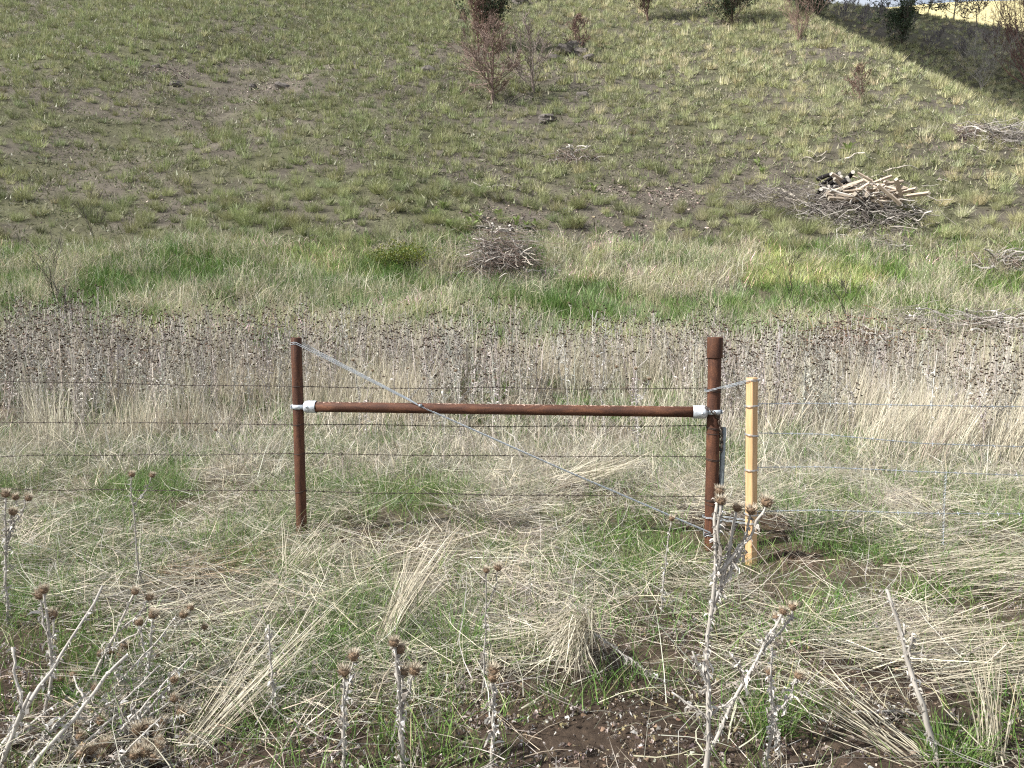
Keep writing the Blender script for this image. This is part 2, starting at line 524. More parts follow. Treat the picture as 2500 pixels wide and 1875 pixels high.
# ------------------------------------------------------------------ unseen cloud added off to the left to throw shadow on the far slope
def shadow_cloud():
    mb = MB(); rng = np.random.default_rng(5)
    c0 = np.array([51.0, 72.0, 25.0]) + SUN * 420
    for k in range(34):
        off = rng.normal(0, 1, 3) * np.array([9, 15, 3]); r = rng.uniform(7, 11)
        th = np.linspace(0, math.pi, 9); ph = np.linspace(0, TAU, 15)[:-1]
        T, P = np.meshgrid(th, ph, indexing='ij')
        rr = r * (0.85 + 0.3 * fbm(P * 1.3 + k, T * 1.7, 77 + k, 2))
        v = np.stack([rr * np.sin(T) * np.cos(P), rr * np.sin(T) * np.sin(P), rr * 0.7 * np.cos(T)], -1).reshape(-1, 3) + c0 + off
        i = (np.arange(8)[:, None] * 14 + np.arange(14)[None]).ravel(); j = (np.arange(8)[:, None] * 14 + (np.arange(14)[None] + 1) % 14).ravel()
        mb.add(v, np.concatenate([np.stack([i, i + 14, j + 14], 1), np.stack([i, j + 14, j], 1)]), (0.9, 0.9, 0.9))
    return link('shadow_cloud', mb.mesh('shadow_cloud', [M_BARK], True), label='white puffy cumulus added out of view to shade the far slope', cat='shadow_cloud', kind='stuff')


shadow_cloud()

# ------------------------------------------------------------------ scatter: geometry-node instances for masses nobody could count
def scatter(name, protos, pts, scl, tint, tilt=0.12, rng=RNG, yaw=None, label=None, rot=None, mat=None):
    """one mesh made of turned, scaled and tinted copies of the given plants"""
    n = len(pts)
    if rot is None:
        rot = np.stack([rng.normal(0, tilt, n), rng.normal(0, tilt, n), rng.uniform(0, TAU, n) if yaw is None else yaw], 1)
    scl = np.asarray(scl, float)
    if scl.ndim == 1: scl = np.stack([scl, scl, scl], 1)
    tint = np.broadcast_to(np.asarray(tint, float), (n, 3))
    cx, cy, cz = np.cos(rot).T; sx, sy, sz = np.sin(rot).T
    R = np.stack([np.stack([cy * cz, sx * sy * cz - cx * sz, cx * sy * cz + sx * sz], 1),
                  np.stack([cy * sz, sx * sy * sz + cx * cz, cx * sy * sz - sx * cz], 1),
                  np.stack([-sy, sx * cy, cx * cy], 1)], 1)
    pid = rng.integers(0, len(protos), n)
    V, T, C = [], [], []; off = 0
    for k, (pv, pt, pc) in enumerate(protos):
        q = np.nonzero(pid == k)[0]
        if not len(q): continue
        v = np.einsum('nij,nvj->nvi', R[q], pv[None] * scl[q][:, None]) + pts[q][:, None]
        T.append((pt[None] + (off + np.arange(len(q)) * len(pv))[:, None, None]).reshape(-1, 3))
        C.append((pc[None] * tint[q][:, None]).reshape(-1, 3)); V.append(v.reshape(-1, 3)); off += len(q) * len(pv)
    me = mesh_from(name, np.concatenate(V), np.concatenate(T), np.concatenate(C), [mat or M_GRASS])
    print('STUFF', name, n, len(me.polygons))
    return link(name, me, label=label, kind='stuff')


def in_view(x, y, z, mx=160, my=160):
    px, py = project(x, y, z)
    return (px > -mx) & (px < 2500 + mx) & (py > -my) & (py < 1875 + my)


def sample(n, y0, y1, dens, rng, mx=200, my=200, half=0.74):
    """random ground points between two distances, kept with probability dens(x, y)"""
    y = np.sqrt(rng.uniform(y0 ** 2, y1 ** 2, n)); x = rng.uniform(-half, half, n) * y * 1.0
    z = ground_z(x, y)
    k = (rng.uniform(0, 1, n) < dens(x, y)) & in_view(x, y, z, mx, my)
    return np.stack([x, y, z], 1)[k]


def ptint(p, rng, amt=0.15, hue=0.06):
    n = len(p)
    return np.clip(rng.normal(1, amt, (n, 1)) + rng.normal(0, hue, (n, 3)), 0.35, 1.8)


OLIVE = [(0.215, 0.215, 0.085), (0.150, 0.162, 0.060), (0.31, 0.30, 0.150), (0.46, 0.43, 0.28)]
GREEN = [(0.085, 0.165, 0.035), (0.12, 0.205, 0.050), (0.16, 0.23, 0.070), (0.36, 0.34, 0.19)]
STRAW = [(0.50, 0.455, 0.345), (0.42, 0.38, 0.29), (0.58, 0.54, 0.43), (0.31, 0.27, 0.20)]
GREYW = [(0.38, 0.36, 0.315), (0.28, 0.262, 0.23), (0.46, 0.435, 0.385), (0.19, 0.17, 0.15)]

rp = np.random.default_rng(21)


def tuft(n, r, length, width, lean, curl, pal, w=None, seg=2, **k):
    return blades(rp, n, r, length, width, lean, curl, pal, w, seg, **k)


def as_mesh(name, p, mat):
    return mesh_from(name, p[0], p[1], p[2], [mat])


LOWPAL = [(0.165, 0.172, 0.090), (0.21, 0.205, 0.130), (0.29, 0.275, 0.20), (0.115, 0.135, 0.060)]
TUFTC = [(0.275, 0.280, 0.145), (0.225, 0.238, 0.115), (0.335, 0.332, 0.195)]
P_BUNCH = [tuft(190, 0.13, (0.22, 0.46), (0.006, 0.011), (0, 46), (5, 40), TUFTC, None, 3, outward=.92, vary=.14) for _ in range(7)]
P_BUNCH_MID = [tuft(70, 0.14, (0.22, 0.46), (0.014, 0.024), (0, 52), (0, 10), TUFTC, None, 1, outward=.92, vary=.14) for _ in range(12)]
P_BUNCH_FAR = [tuft(44, 0.14, (0.24, 0.46), (0.026, 0.046), (0, 54), (0, 10), TUFTC, None, 1, outward=.92, vary=.14) for _ in range(12)]
P_LOW = [tuft(11, 0.30, (0.07, 0.20), (0.022, 0.05), (10, 80), (0, 10), LOWPAL, None, 1, outward=0.2) for _ in range(12)]
P_LUSH = [tuft(20, 0.16, (0.18, 0.50), (0.012, 0.024), (2, 38), (5, 70), GREEN, [.38, .32, .2, .1], outward=0.4) for _ in range(12)]
P_TURF = [tuft(34, 0.14, (0.07, 0.24), (0.003, 0.006), (5, 65), (10, 90), GREEN, [.3, .35, .25, .1], outward=0.3, sway=.6) for _ in range(10)]
P_TALL = [tuft(24, 0.15, (0.40, 1.0), (0.005, 0.011), (0, 20), (0, 34), STRAW, [.4, .25, .25, .1], outward=0.5) for _ in range(10)]
WPAL = [.22, .15, .22, .06, .13, .08, .1, .04]
P_WISP = [tuft(32, 0.18, (0.12, 0.44), (0.0024, 0.0050), (5, 75), (10, 130), STRAW + GREYW, WPAL, 3, outward=0.35, sway=.8) for _ in range(12)]
P_WISP_FAR = [tuft(24, 0.20, (0.14, 0.46), (0.005, 0.010), (3, 65), (10, 100), STRAW + GREYW, WPAL, outward=0.35, sway=.7) for _ in range(12)]
P_MAT = [tuft(30, 0.26, (0.10, 0.50), (0.0026, 0.0060), (70, 98), (-26, 26), STRAW + GREYW, [.22, .16, .2, .1, .12, .08, .06, .06], 3, outward=0.0, az0=0.0, azs=1.0, zbase=(0.0, 0.075), sway=.75) for _ in range(14)]

# ------------------------------------------------------------------ field thistles (dead, with dark saucer heads)
def saucer(c, axis_d, r, h):
    """flat dry flower head: dark underside, pale bristles on top"""
    d = unit(axis_d); ref = np.array([1.0, 0, 0]) if abs(d[2]) > 0.6 else np.array([0, 0, 1.0])
    a = unit(np.cross(d, ref)); b = np.cross(d, a); m = 6
    ang = np.arange(m) * TAU / m
    ring = np.cos(ang)[:, None] * a + np.sin(ang)[:, None] * b
    v = np.concatenate([c[None] - d * h * .5, c + ring * r * .75, c + d * h * .45 + ring * r * 1.05, (c + d * h * .55)[None]])
    k = np.arange(m); k2 = (k + 1) % m
    t = np.concatenate([np.stack([np.zeros(m, int), 1 + k2, 1 + k], 1), np.stack([1 + k, 1 + k2, 1 + m + k2], 1), np.stack([1 + k, 1 + m + k2, 1 + m + k], 1), np.stack([1 + m + k, 1 + m + k2, np.full(m, 1 + 2 * m)], 1)])
    return v, t


def shreds(rng, pts, n, L, W, pal, droop=0.6):
    """withered, curled leaf scraps hanging along a stem"""
    i = rng.integers(0, len(pts) - 1, n); f = rng.uniform(0, 1, (n, 1))
    p = pts[i] * (1 - f) + pts[i + 1] * f
    az = rng.uniform(0, TAU, n); ln = rng.uniform(*L, n); w = rng.uniform(*W, n)
    el = rng.uniform(-0.6, 0.9, n)
    V = []
    tw = rng.uniform(0, TAU, n)
    for k in range(4):
        d = np.stack([np.cos(az) * np.cos(el), np.sin(az) * np.cos(el), np.sin(el)], 1)
        s = unit(np.cross(d, np.stack([np.cos(tw), np.sin(tw), np.full(n, .5)], 1)))
        ww = (w * (0.5, 1.0, 0.75, 0.2)[k] * 0.5)[:, None]
        V += [p - s * ww, p + s * ww]
        p = p + d * (ln / 3)[:, None]
        el = el - rng.uniform(0, 2 * droop, n); az = az + rng.normal(0, .5, n); tw = tw + rng.normal(0, .7, n)
    V = np.stack(V, 1)
    T = np.array([[0, 1, 3], [0, 3, 2], [2, 3, 5], [2, 5, 4], [4, 5, 7], [4, 7, 6]])
    T = (T[None] + (np.arange(n) * 8)[:, None, None]).reshape(-1, 3)
    c = np.asarray(pal)[rng.integers(0, len(pal), n)] * rng.uniform(.8, 1.2, (n, 1))
    return V.reshape(-1, 3), T, np.repeat(c, 8, 0)


LEAFPALE = [(0.48, 0.46, 0.425), (0.38, 0.355, 0.32), (0.58, 0.56, 0.53), (0.25, 0.22, 0.19)]


def field_thistle(seed, hh, lean_detail=1.0):
    rng = np.random.default_rng(seed); mb = MB()
    n = 6
    zz = np.linspace(0, hh, n)
    st = np.stack([np.cumsum(rng.normal(0, .014, n)), np.cumsum(rng.normal(0, .014, n)), zz], 1); st[0, :2] = 0
    stem_c = np.array([0.47, 0.435, 0.385]) * rng.uniform(.8, 1.15)
    v, t, k = tubes(st[:-1], st[1:], np.linspace(.008, .005, n - 1), np.linspace(.0075, .0045, n - 1), 4 if lean_detail > .8 else 3)
    mb.add(v, t, stem_c)
    tips = [(st[-1], unit(st[-1] - st[-2]))]
    for b in range(rng.integers(4, 8)):
        f = rng.uniform(.42, .96); i = min(int(f * (n - 1)), n - 2)
        p = st[i] + (st[i + 1] - st[i]) * (f * (n - 1) - i)
        az = rng.uniform(0, TAU); L = rng.uniform(.12, .34) * (1.25 - f * .55)
        d1 = unit([math.cos(az) * .75, math.sin(az) * .75, .65]); d2 = unit([math.cos(az) * .4, math.sin(az) * .4, .9])
        q = p + d1 * L * .55; e = q + d2 * L * .45
        v, t, k = tubes([p, q], [q, e], [.0036, .003], [.003, .0024], 3); mb.add(v, t, stem_c * rng.uniform(.75, 1.1))
        tips.append((e, d2))
        if rng.uniform() < .35:
            e2 = q + unit([math.cos(az + 1.1), math.sin(az + 1.1), 1.0]) * L * .4
            v, t, k = tubes([q], [e2], [.0028], [.0022], 3); mb.add(v, t, stem_c * rng.uniform(.75, 1.1)); tips.append((e2, np.array([0, 0, 1.0])))
        mb.add(*shreds(rng, np.stack([p, q]), max(1, int(3 * lean_detail)), (.02, .06), (.005, .014), LEAFPALE))
    for p, d in tips:
        r = rng.uniform(.013, .022)
        v, t = saucer(p, unit(d + rng.normal(0, .15, 3)), r, r * rng.uniform(.7, 1.1))
        dark = np.array([0.055, 0.036, 0.026]) * rng.uniform(.7, 1.5)
        c = np.tile(dark, (len(v), 1)); c[-1] = (0.22, 0.165, 0.11)
        mb.add(v, t, c)
    mb.add(*shreds(rng, st[:5], int(30 * lean_detail), (.04, .12), (.008, .022), LEAFPALE))
    return np.concatenate(mb.v), np.concatenate(mb.t), np.concatenate(mb.c)


HTS = (1.12, 0.98, 1.2, 0.9, 1.05, 1.16, 0.84, 1.02)
P_THISTLE = [field_thistle(300 + i, h) for i, h in enumerate(HTS)]
P_THISTLE_FAR = [field_thistle(320 + i, h, .45) for i, h in enumerate(HTS)]

# ------------------------------------------------------------------ density fields
def thistle_density(x, y):
    front = 9.8 - 1.2 * sstep(-4, 0.5, x) - 0.2 * sstep(2, 6, x)
    n = fbm(x / 1.7, y / 1.7, 71, 3)
    back_e = 14.9 + 3.0 * (fbm(x / 3.2, x * 0 + 4.4, 73, 3) - .5)
    d = sstep(front - 0.9, front + 1.2, y) * (1 - sstep(back_e - .8, back_e + .9, y)) * (0.06 + 1.0 * sstep(.38, .60, n))
    return np.clip(d * (1 - 0.45 * sstep(2.2, 5.0, x) * (1 - sstep(11, 14, y))), 0, 1)


def green_patch(x, y, seed=81):
    return sstep(.50, .64, fbm(x / 1.25, y / 1.25, seed, 3))


# hillside: bunchgrass
rh = np.random.default_rng(31)


def hill_mask(x, y):
    yb = 15.9 + 0.7 * np.sin(x * 0.12 + 0.6) + 0.02 * x
    return sstep(4.6, 6.6, y - yb + 1.2 * (fbm(x / 2, y / 2, 91, 2) - .5))


GRAVEL = [(on_ground(1560, 560), 2.2, 1.5), (on_ground(1500, 470), 1.8, 1.0), (on_ground(670, 215), 2.6, 1.2), (on_ground(1400, 150), 2.6, 1.0), (on_ground(420, 180), 1.4, .8),
          (on_ground(1650, 480), 1.1, .7), (on_ground(2050, 140), 4.0, 2.5), (on_ground(1230, 540), 1.6, 1.2)]


def bare(x, y):
    b = np.zeros_like(x)
    for g, rx, ry in GRAVEL:
        b = np.maximum(b, np.exp(-(((x - g[0]) / rx) ** 2 + ((y - g[1]) / ry) ** 2) * 1.2))
    return b


def bunch_density(x, y):
    n = fbm(x / 5.5, y / 5.5, 95, 3); clump = fbm(x / 1.1, y / 1.1, 97, 2)
    d = hill_mask(x, y) * (0.62 + 0.5 * sstep(.34, .60, n)) * (.45 + .60 * sstep(.34, .54, clump))
    draw = np.exp(-((x + 17 - 0.1 * y) / 4.5) ** 2) * (1 - sstep(38, 50, y))
    return np.clip(d * (1 - 0.55 * draw) * (1 - 0.85 * bare(x, y)), 0, 1)


def jittered(y0, y1, cell, dens, rng, xlo=-60, xhi=75, mx=140, my=70):
    """points on a shaken grid: tufts keep their distance from one another as they do in nature"""
    gx, gy = np.meshgrid(np.arange(xlo, xhi, cell), np.arange(y0, y1, cell))
    x = (gx + (np.arange(gx.shape[0]) % 2)[:, None] * cell * .5 + rng.uniform(-.46, .46, gx.shape) * cell).ravel(); y = (gy + rng.uniform(-.46, .46, gy.shape) * cell).ravel()
    z = ground_z(x, y); k = (rng.uniform(0, 1, len(x)) < dens(x, y)) & in_view(x, y, z, mx, my) & (y < y1)
    return np.stack([x, y, z], 1)[k]


bp = np.concatenate([jittered(20, 74, .52, lambda x, y: np.clip(bunch_density(x, y) * 1.05, 0, .93), rh), jittered(74, 104, .8, lambda x, y: bunch_density(x, y) * (x > 18), rh, 15, 75, 60, 20)])
bp = bp[np.argsort(bp[:, 1])]
bt = ptint(bp, rh, 0.15, 0.035)
warm = sstep(-6, 16, bp[:, 0] + 0.15 * (bp[:, 1] - 40) + 6 * (fbm(bp[:, 0] / 6, bp[:, 1] / 6, 99, 2) - .5))[:, None]
bt = bt * (np.array([0.90, 0.96, 0.86]) * (1 - warm) + np.array([1.36, 1.34, 1.36]) * warm)
drym = (rh.uniform(0, 1, len(bp)) < (0.07 + 0.16 * warm[:, 0]))[:, None]
bt = np.where(drym, bt * np.array([1.45, 1.35, 1.55]), bt)
bs = rh.uniform(0.62, 1.3, len(bp))
bs = np.stack([bs * rh.uniform(.85, 1.35, len(bp)), bs * rh.uniform(.85, 1.25, len(bp)), bs * rh.uniform(.8, 1.15, len(bp))], 1)
vis = in_view(bp[:, 0], bp[:, 1], bp[:, 2], 0, 0) & (bs[:, 2] > 0.72)
one = np.nonzero(vis)[0][:300]
bunch_me = [as_mesh('bunchgrass_tuft', p, M_GRASS) for p in P_BUNCH]
for i in one:
    o = link('bunchgrass_tuft', bunch_me[int(rh.integers(0, 7))], loc=bp[i] - [0, 0, .01], rot=(rh.normal(0, .1), rh.normal(0, .1), rh.uniform(0, TAU)), scale=bs[i],
             label='olive green bunchgrass tuft standing low on the hillside above the lush grass', cat='grass tuft', group='bunchgrass tufts low on the hillside')
    o.color = (*bt[i], 1)
rest = np.ones(len(bp), bool); rest[one] = False
mid = rest & (bp[:, 1] < 38); far_ = rest & (bp[:, 1] >= 38)
scatter('bunchgrass', P_BUNCH_MID, bp[mid] - [0, 0, .01], bs[mid], bt[mid], 0.1, rh, label='olive and straw bunchgrass on the middle of the hillside')
scatter('upper_bunchgrass', P_BUNCH_FAR, bp[far_] - [0, 0, .01], bs[far_], bt[far_], 0.1, rh, label='olive and straw bunchgrass covering the upper hillside')

lowp = sample(62000, 19, 74, lambda x, y: np.clip(hill_mask(x, y) * (0.30 + .7 * sstep(.38, .62, fbm(x / 3, y / 3, 101, 3))) * (1 - .8 * bare(x, y)), 0, 1), rh, 100, 60)
lt = ptint(lowp, rh, 0.16, 0.03) * (1 + 0.35 * sstep(-4, 18, lowp[:, 0])[:, None])
ls = rh.uniform(.8, 1.7, len(lowp))
scatter('low_hill_grass', P_LOW, lowp, np.stack([ls, ls, ls * .85], 1), lt, .25, rh, label='short sparse grass and weeds between the tufts on the hillside')


# lush band at the foot of the hill
def lush_density(x, y):
    yb = 15.9 + 0.7 * np.sin(x * 0.12 + 0.6) + 0.02 * x
    s = y - yb + 1.0 * (fbm(x / 2, y / 2, 91, 2) - .5)
    return sstep(-1.2, 0.6, s) * (1 - sstep(5.2, 7.0, s))


lp = sample(17000, 14, 24.5, lambda x, y: lush_density(x, y) * (.35 + .65 * sstep(.34, .52, fbm(x / 1.9, y / 1.2, 111, 3))), rh)
ltint = ptint(lp, rh, .16, .05)
pale = sstep(.50, .68, fbm(lp[:, 0] / 2.4, lp[:, 1] / 1.2, 115, 3))[:, None]
greyg = sstep(.48, .66, fbm(lp[:, 0] / 1.1, lp[:, 1] / .8, 117, 3))[:, None]
ltint = ltint * (1 + pale * np.array([1.6, .85, 1.9])) * (1 + greyg * np.array([.75, .45, 1.5]))
ltint = ltint * (1 + .25 * sstep(0, 12, lp[:, 0])[:, None] * np.array([1.3, 1, .8]))
scatter('lush_grass', P_LUSH, lp - [0, 0, .01], rh.uniform(.6, 1.15, len(lp)), ltint, .15, rh, label='lush green grass along the foot of the hill')
dp = sample(9500, 13.5, 24, lambda x, y: lush_density(x, y) * sstep(.40, .58, fbm(x / 1.6, y / .9, 121, 3)) * (1.1 - .35 * sstep(18, 23, y)), rh)
scatter('dry_grass_in_the_green', P_WISP_FAR, dp, rh.uniform(1.0, 1.9, len(dp)), ptint(dp, rh, .16, .03) * np.array([1.1, 1.1, 1.02]), .15, rh, mat=M_DRY, label='dry wispy grass mixed into the green band below the hill')
tp = sample(2600, 14.5, 23, lambda x, y: lush_density(x, y) * sstep(.50, .66, fbm(x / 1.1, y / 1.3, 125, 2)), rh)
scatter('pale_grass_stems', P_TALL, tp, rh.uniform(.45, .8, len(tp)), ptint(tp, rh, .12, .03) * np.array([1.05, 1.08, .9]), .12, rh, mat=M_DRY, label='upright pale grass stems standing in the green band')

# thistle field
rt = np.random.default_rng(41)
th = sample(5000, 7.5, 17, thistle_density, rt)
th = th[np.argsort(th[:, 1])]
tt = ptint(th, rt, .14, .03)
ts = rt.uniform(.60, 1.10, len(th))
vis = np.nonzero(in_view(th[:, 0], th[:, 1], th[:, 2], 0, 0))[0][:300]
thistle_me = [as_mesh('dead_thistle', p, M_DRY) for p in P_THISTLE]
for i in vis:
    o = link('dead_thistle', thistle_me[int(rt.integers(0, 8))], loc=th[i] - [0, 0, .01], rot=(rt.normal(0, .09), rt.normal(0, .09), rt.uniform(0, TAU)), scale=float(ts[i]),
             label='dry grey thistle with dark heads in the front of the thistle field behind the fence', cat='thistle', group='dead thistles along the front of the field')
    o.color = (*tt[i], 1)
rest = np.ones(len(th), bool); rest[vis] = False
scatter('thistle_field', P_THISTLE_FAR, th[rest] - [0, 0, .01], ts[rest], tt[rest], .09, rt, mat=M_DRY, label='dense field of dead grey thistles with dark heads behind the fence')

tg = sample(6000, 7.4, 17.5, lambda x, y: np.clip(sstep(7.8, 10.4, y + .3 * x.clip(0, 5) + 2 * (fbm(x / 1.2, y / 1.2, 133, 2) - .5)) * (1 - sstep(14.6, 17.4, y)) * (.06 + .8 * sstep(.50, .62, fbm(x / 1.5, y / 1.5, 131, 3)) + .4 * sstep(2, 4.5, x)), 0, 1), rt)
tgr = np.stack([rt.normal(0, .09, len(tg)), rt.normal(.05, .12, len(tg)) + .28 * sstep(2.2, 3.6, tg[:, 0]) * (tg[:, 1] < 11), np.zeros(len(tg))], 1)
scatter('tall_dry_grass', P_TALL, tg - [0, 0, .01], rt.uniform(.55, 1.15, len(tg)), ptint(tg, rt, .15, .03) * np.array([1.0, 1.0, 1.0]), .1, rt, rot=tgr, mat=M_DRY, label='tall pale dry grass standing among the thistles')
ug = sample(4200, 7.5, 17, lambda x, y: sstep(6.6, 8.6, y) * (.25 + .75 * green_patch(x, y, 135)), rt)
scatter('grass_under_thistles', P_LUSH, ug, rt.uniform(.35, .75, len(ug)), ptint(ug, rt, .16, .04) * np.array([1.05, 1, 1.15]), .2, rt, label='green grass growing under the thistles and dry stems')
wg = sample(6000, 6.5, 17, lambda x, y: sstep(6.4, 8, y) * (.8 - .55 * sstep(9, 10.5, y)), rt)
scatter('wispy_grass_behind_fence', P_WISP_FAR, wg, rt.uniform(.7, 1.35, len(wg)), ptint(wg, rt, .16, .03), .2, rt, mat=M_DRY, label='tangle of fine dry grass behind the fence')

# near ground
rn = np.random.default_rng(51)


def dug(x, y):
    b = np.zeros_like(x)
    for cx, cy, r in ((1.45, 5.6, .3), (1.0, 6.35, .5), (0.45, 6.6, .3), (1.75, 4.85, .16), (2.1, 5.5, .35), (2.6, 5.9, .4), (-1.25, 5.3, .22)):
        b = np.maximum(b, np.exp(-(((x - cx) ** 2 + (y - cy) ** 2) / r ** 2)))
    return b


def near_mat(x, y):
    return np.clip((.10 + 1.0 * sstep(.40, .60, fbm(x / .7, y / .7, 141, 3))) * (1 - .75 * dug(x, y)) * (.15 + .85 * sstep(2.7, 3.6, y + .25 * np.abs(x + .3))), 0, 1)


mp = sample(4600, 1.7, 8.6, near_mat, rn, 250, 300)
myaw = rn.normal(0.25, .7, len(mp)) + np.where(rn.uniform(0, 1, len(mp)) < .5, rn.uniform(0, TAU, len(mp)), 0) + np.where(rn.uniform(0, 1, len(mp)) < .5, math.pi, 0)
scatter('flattened_straw', P_MAT, mp, rn.uniform(.6, 1.1, len(mp)), ptint(mp, rn, .15, .03), .12, rn, yaw=myaw, mat=M_DRY, label='flattened dry straw lying over the ground around the fence')
wp = sample(4400, 1.7, 8.6, lambda x, y: near_mat(x, y) * (.3 + .5 * sstep(4.5, 6.5, y)) + .3 * sstep(5.5, 7, y), rn, 250, 300)
scatter('wispy_near_grass', P_WISP, wp, rn.uniform(.35, .85, len(wp)) * (.75 + .4 * sstep(5, 7.5, wp[:, 1])), ptint(wp, rn, .16, .03), .3, rn, mat=M_DRY, label='fine dry grass tangled near the camera')
gp = sample(6500, 1.7, 8.8, lambda x, y: np.clip(.16 + .95 * sstep(.44, .58, fbm(x / .8, y / .8, 151, 3)), 0, 1) * (1 - .8 * dug(x, y)) * (.35 + .65 * sstep(2.4, 3.6, y)), rn, 250, 300)
scatter('green_turf', P_TURF, gp, rn.uniform(.5, 1.25, len(gp)), ptint(gp, rn, .16, .05), .25, rn, label='short green grass sprouting through the straw')

# ------------------------------------------------------------------ the fence
def oriented(p0, p1, up=(0, 0, 1)):
    """rotation whose local Z runs from p0 to p1 and whose local X leans towards up"""
    z = unit(np.asarray(p1) - np.asarray(p0)); x = unit(np.asarray(up) - z * np.dot(up, z)); y = np.cross(z, x)
    return Matrix(np.stack([x, y, z], 1).tolist()).to_euler()


def turned(prof, sides=24):
    """surface of revolution about Z from (radius, z) pairs"""
    ang = np.arange(sides) * TAU / sides
    v = np.concatenate([np.stack([r * np.cos(ang), r * np.sin(ang), np.full(sides, z)], 1) for r, z in prof])
    k = np.arange(sides); k2 = (k + 1) % sides; t = []
    for i in range(len(prof) - 1):
        o = i * sides
        t += [np.stack([o + k, o + k2, o + k2 + sides], 1), np.stack([o + k, o + k2 + sides, o + k + sides], 1)]
    return v, np.concatenate(t)


def plain(name, vt, mat, smooth=True):
    return mesh_from(name, vt[0], vt[1], None, [mat], smooth=smooth)


def box(sx, sy, sz, bev=0.0):
    bm_ = None
    v = np.array([[x, y, z] for x in (-sx, sx) for y in (-sy, sy) for z in (-sz, sz)]) / 2
    t = np.array([[0, 1, 3], [0, 3, 2], [4, 6, 7], [4, 7, 5], [0, 4, 5], [0, 5, 1], [2, 3, 7], [2, 7, 6], [0, 2, 6], [0, 6, 4], [1, 5, 7], [1, 7, 3]])
    return v, t


LPB = on_ground(737, 1306); RPB = on_ground(1735, 1341); STB = on_ground(1833, 1379)
LPT = at(723, 824, LPB[1]); RPT = at(1746, 824, RPB[1]); STT = at(1836, 922, STB[1])
R_L, R_R = 0.037, 0.0425


def pipe_post(base, top, r, label, wall=0.006):
    d = top - base; L = float(np.linalg.norm(d)); rot = oriented(base, top, (0, -1, 0))
    root = link('rusty_pipe_post', None, loc=base, rot=rot, label=label, cat='fence post', group='rusty pipe posts of the fence brace')
    prof = [(r, -0.30)] + [(r, z) for z in np.linspace(0, L - 0.004, 8)] + [(r - .002, L), (r - wall, L), (r - wall, L - .12)]
    link('pipe', plain('pipe', turned(prof, 28), M_RUST), root)
    return root, L


lp_o, LPL = pipe_post(LPB, LPT, R_L, 'thinner rusty pipe post holding the upper end of the silver brace wire')
rp_o, RPL = pipe_post(RPB, RPT, R_R, 'thicker rusty pipe post with a coupling on top beside the wooden stake')
link('coupling', plain('coupling', turned([(R_R + .001, 0), (.0485, .001), (.0495, .006), (.0495, .128), (.048, .134), (.040, .134), (.040, .05)], 28), M_RUST_DARK), rp_o, loc=(0, 0, RPL - .132),
     label='wider rusty coupling on the post top')

# horizontal rail with its galvanised end cups and brace bands
RA = at(752, 993, LPB[1] - .01); RB = at(1716, 1006, RPB[1] - .02)
RAIL_L = float(np.linalg.norm(RB - RA))
rail = link('brace_rail', None, loc=RA, rot=oriented(RA, RB), label='rusty horizontal rail pipe clamped between the two rusty posts', cat='fence rail')
link('pipe', plain('pipe', turned([(.001, 0)] + [(.0355, z) for z in np.linspace(0, RAIL_L, 12)] + [(.001, RAIL_L)], 28), M_RUST_FLAKED), rail)
cup_me = plain('rail_end_cup', turned([(.0415, .062), (.043, .058), (.0430, -.004), (.041, -.016), (.030, -.026), (.012, -.030), (.001, -.031)], 28), M_GALV)
bolt_me = plain('bolt', turned([(.001, -.004), (.009, -.004), (.009, .004), (.007, .010), (.001, .013)], 10), M_GALV)
for z0, ry in ((0.0, 0.0), (RAIL_L, math.pi)):
    c = link('rail_end_cup', cup_me, rail, loc=(0, 0, z0), rot=(0, ry, 0), label='pale galvanised cup on the rail end')
    link('bolt', bolt_me, c, loc=(.004, -.043 if ry == 0 else -.043, .008), rot=(math.pi / 2, 0, 0))
    link('bolt', bolt_me, c, loc=(.004, .043, .008), rot=(-math.pi / 2, 0, 0))


def band(post_base, post_top, r, target):
    ax = unit(post_top - post_base); s = np.dot(target - post_base, ax); c = post_base + ax * s
    rel = link('brace_band', plain('brace_band', turned([(r + .001, -.015), (r + .005, -.015), (r + .005, .015), (r + .001, .015)], 28), M_GALV), rail, label='galvanised band clamped round the post')
    bpy.context.view_layer.update()
    rel.matrix_parent_inverse = rail.matrix_world.inverted()
    rel.location = c.tolist(); rel.rotation_euler = oriented(post_base, post_top, (0, -1, 0))
    d = 1 if target[0] > c[0] else -1
    v, t = box(.030, .005, .026)
    e = link('band_tab', plain('band_tab', (v, t), M_GALV, False), rel, loc=(.012, -d * (r + .006), 0))
    return rel


bpy.context.view_layer.update()
band(LPB, LPT, R_L, RA)
band(RPB, RPT, R_R, RB)

# ---- wires
def twisted(pts, strands, coil_r, wire_r, pitch, step=0.012, sides=3, phase=0.0):
    pts = np.asarray(pts, float)
    seg = np.linalg.norm(np.diff(pts, axis=0), axis=1); s = np.concatenate([[0], np.cumsum(seg)])
    q = np.arange(0, s[-1], step)
    P = np.stack([np.interp(q, s, pts[:, i]) for i in range(3)], 1)
    d = unit(np.gradient(P, axis=0)); a = unit(np.cross(d, [0, 0, 1.0])); b = np.cross(d, a)
    V, T = [], []; off = 0
    for k in range(strands):
        w = phase + q / pitch * TAU + k * TAU / strands
        c = P + coil_r * (np.cos(w)[:, None] * a + np.sin(w)[:, None] * b)
        v, t = chain_tube(c, wire_r, sides, False); V.append(v); T.append(t + off); off += len(v)
    return np.concatenate(V), np.concatenate(T)


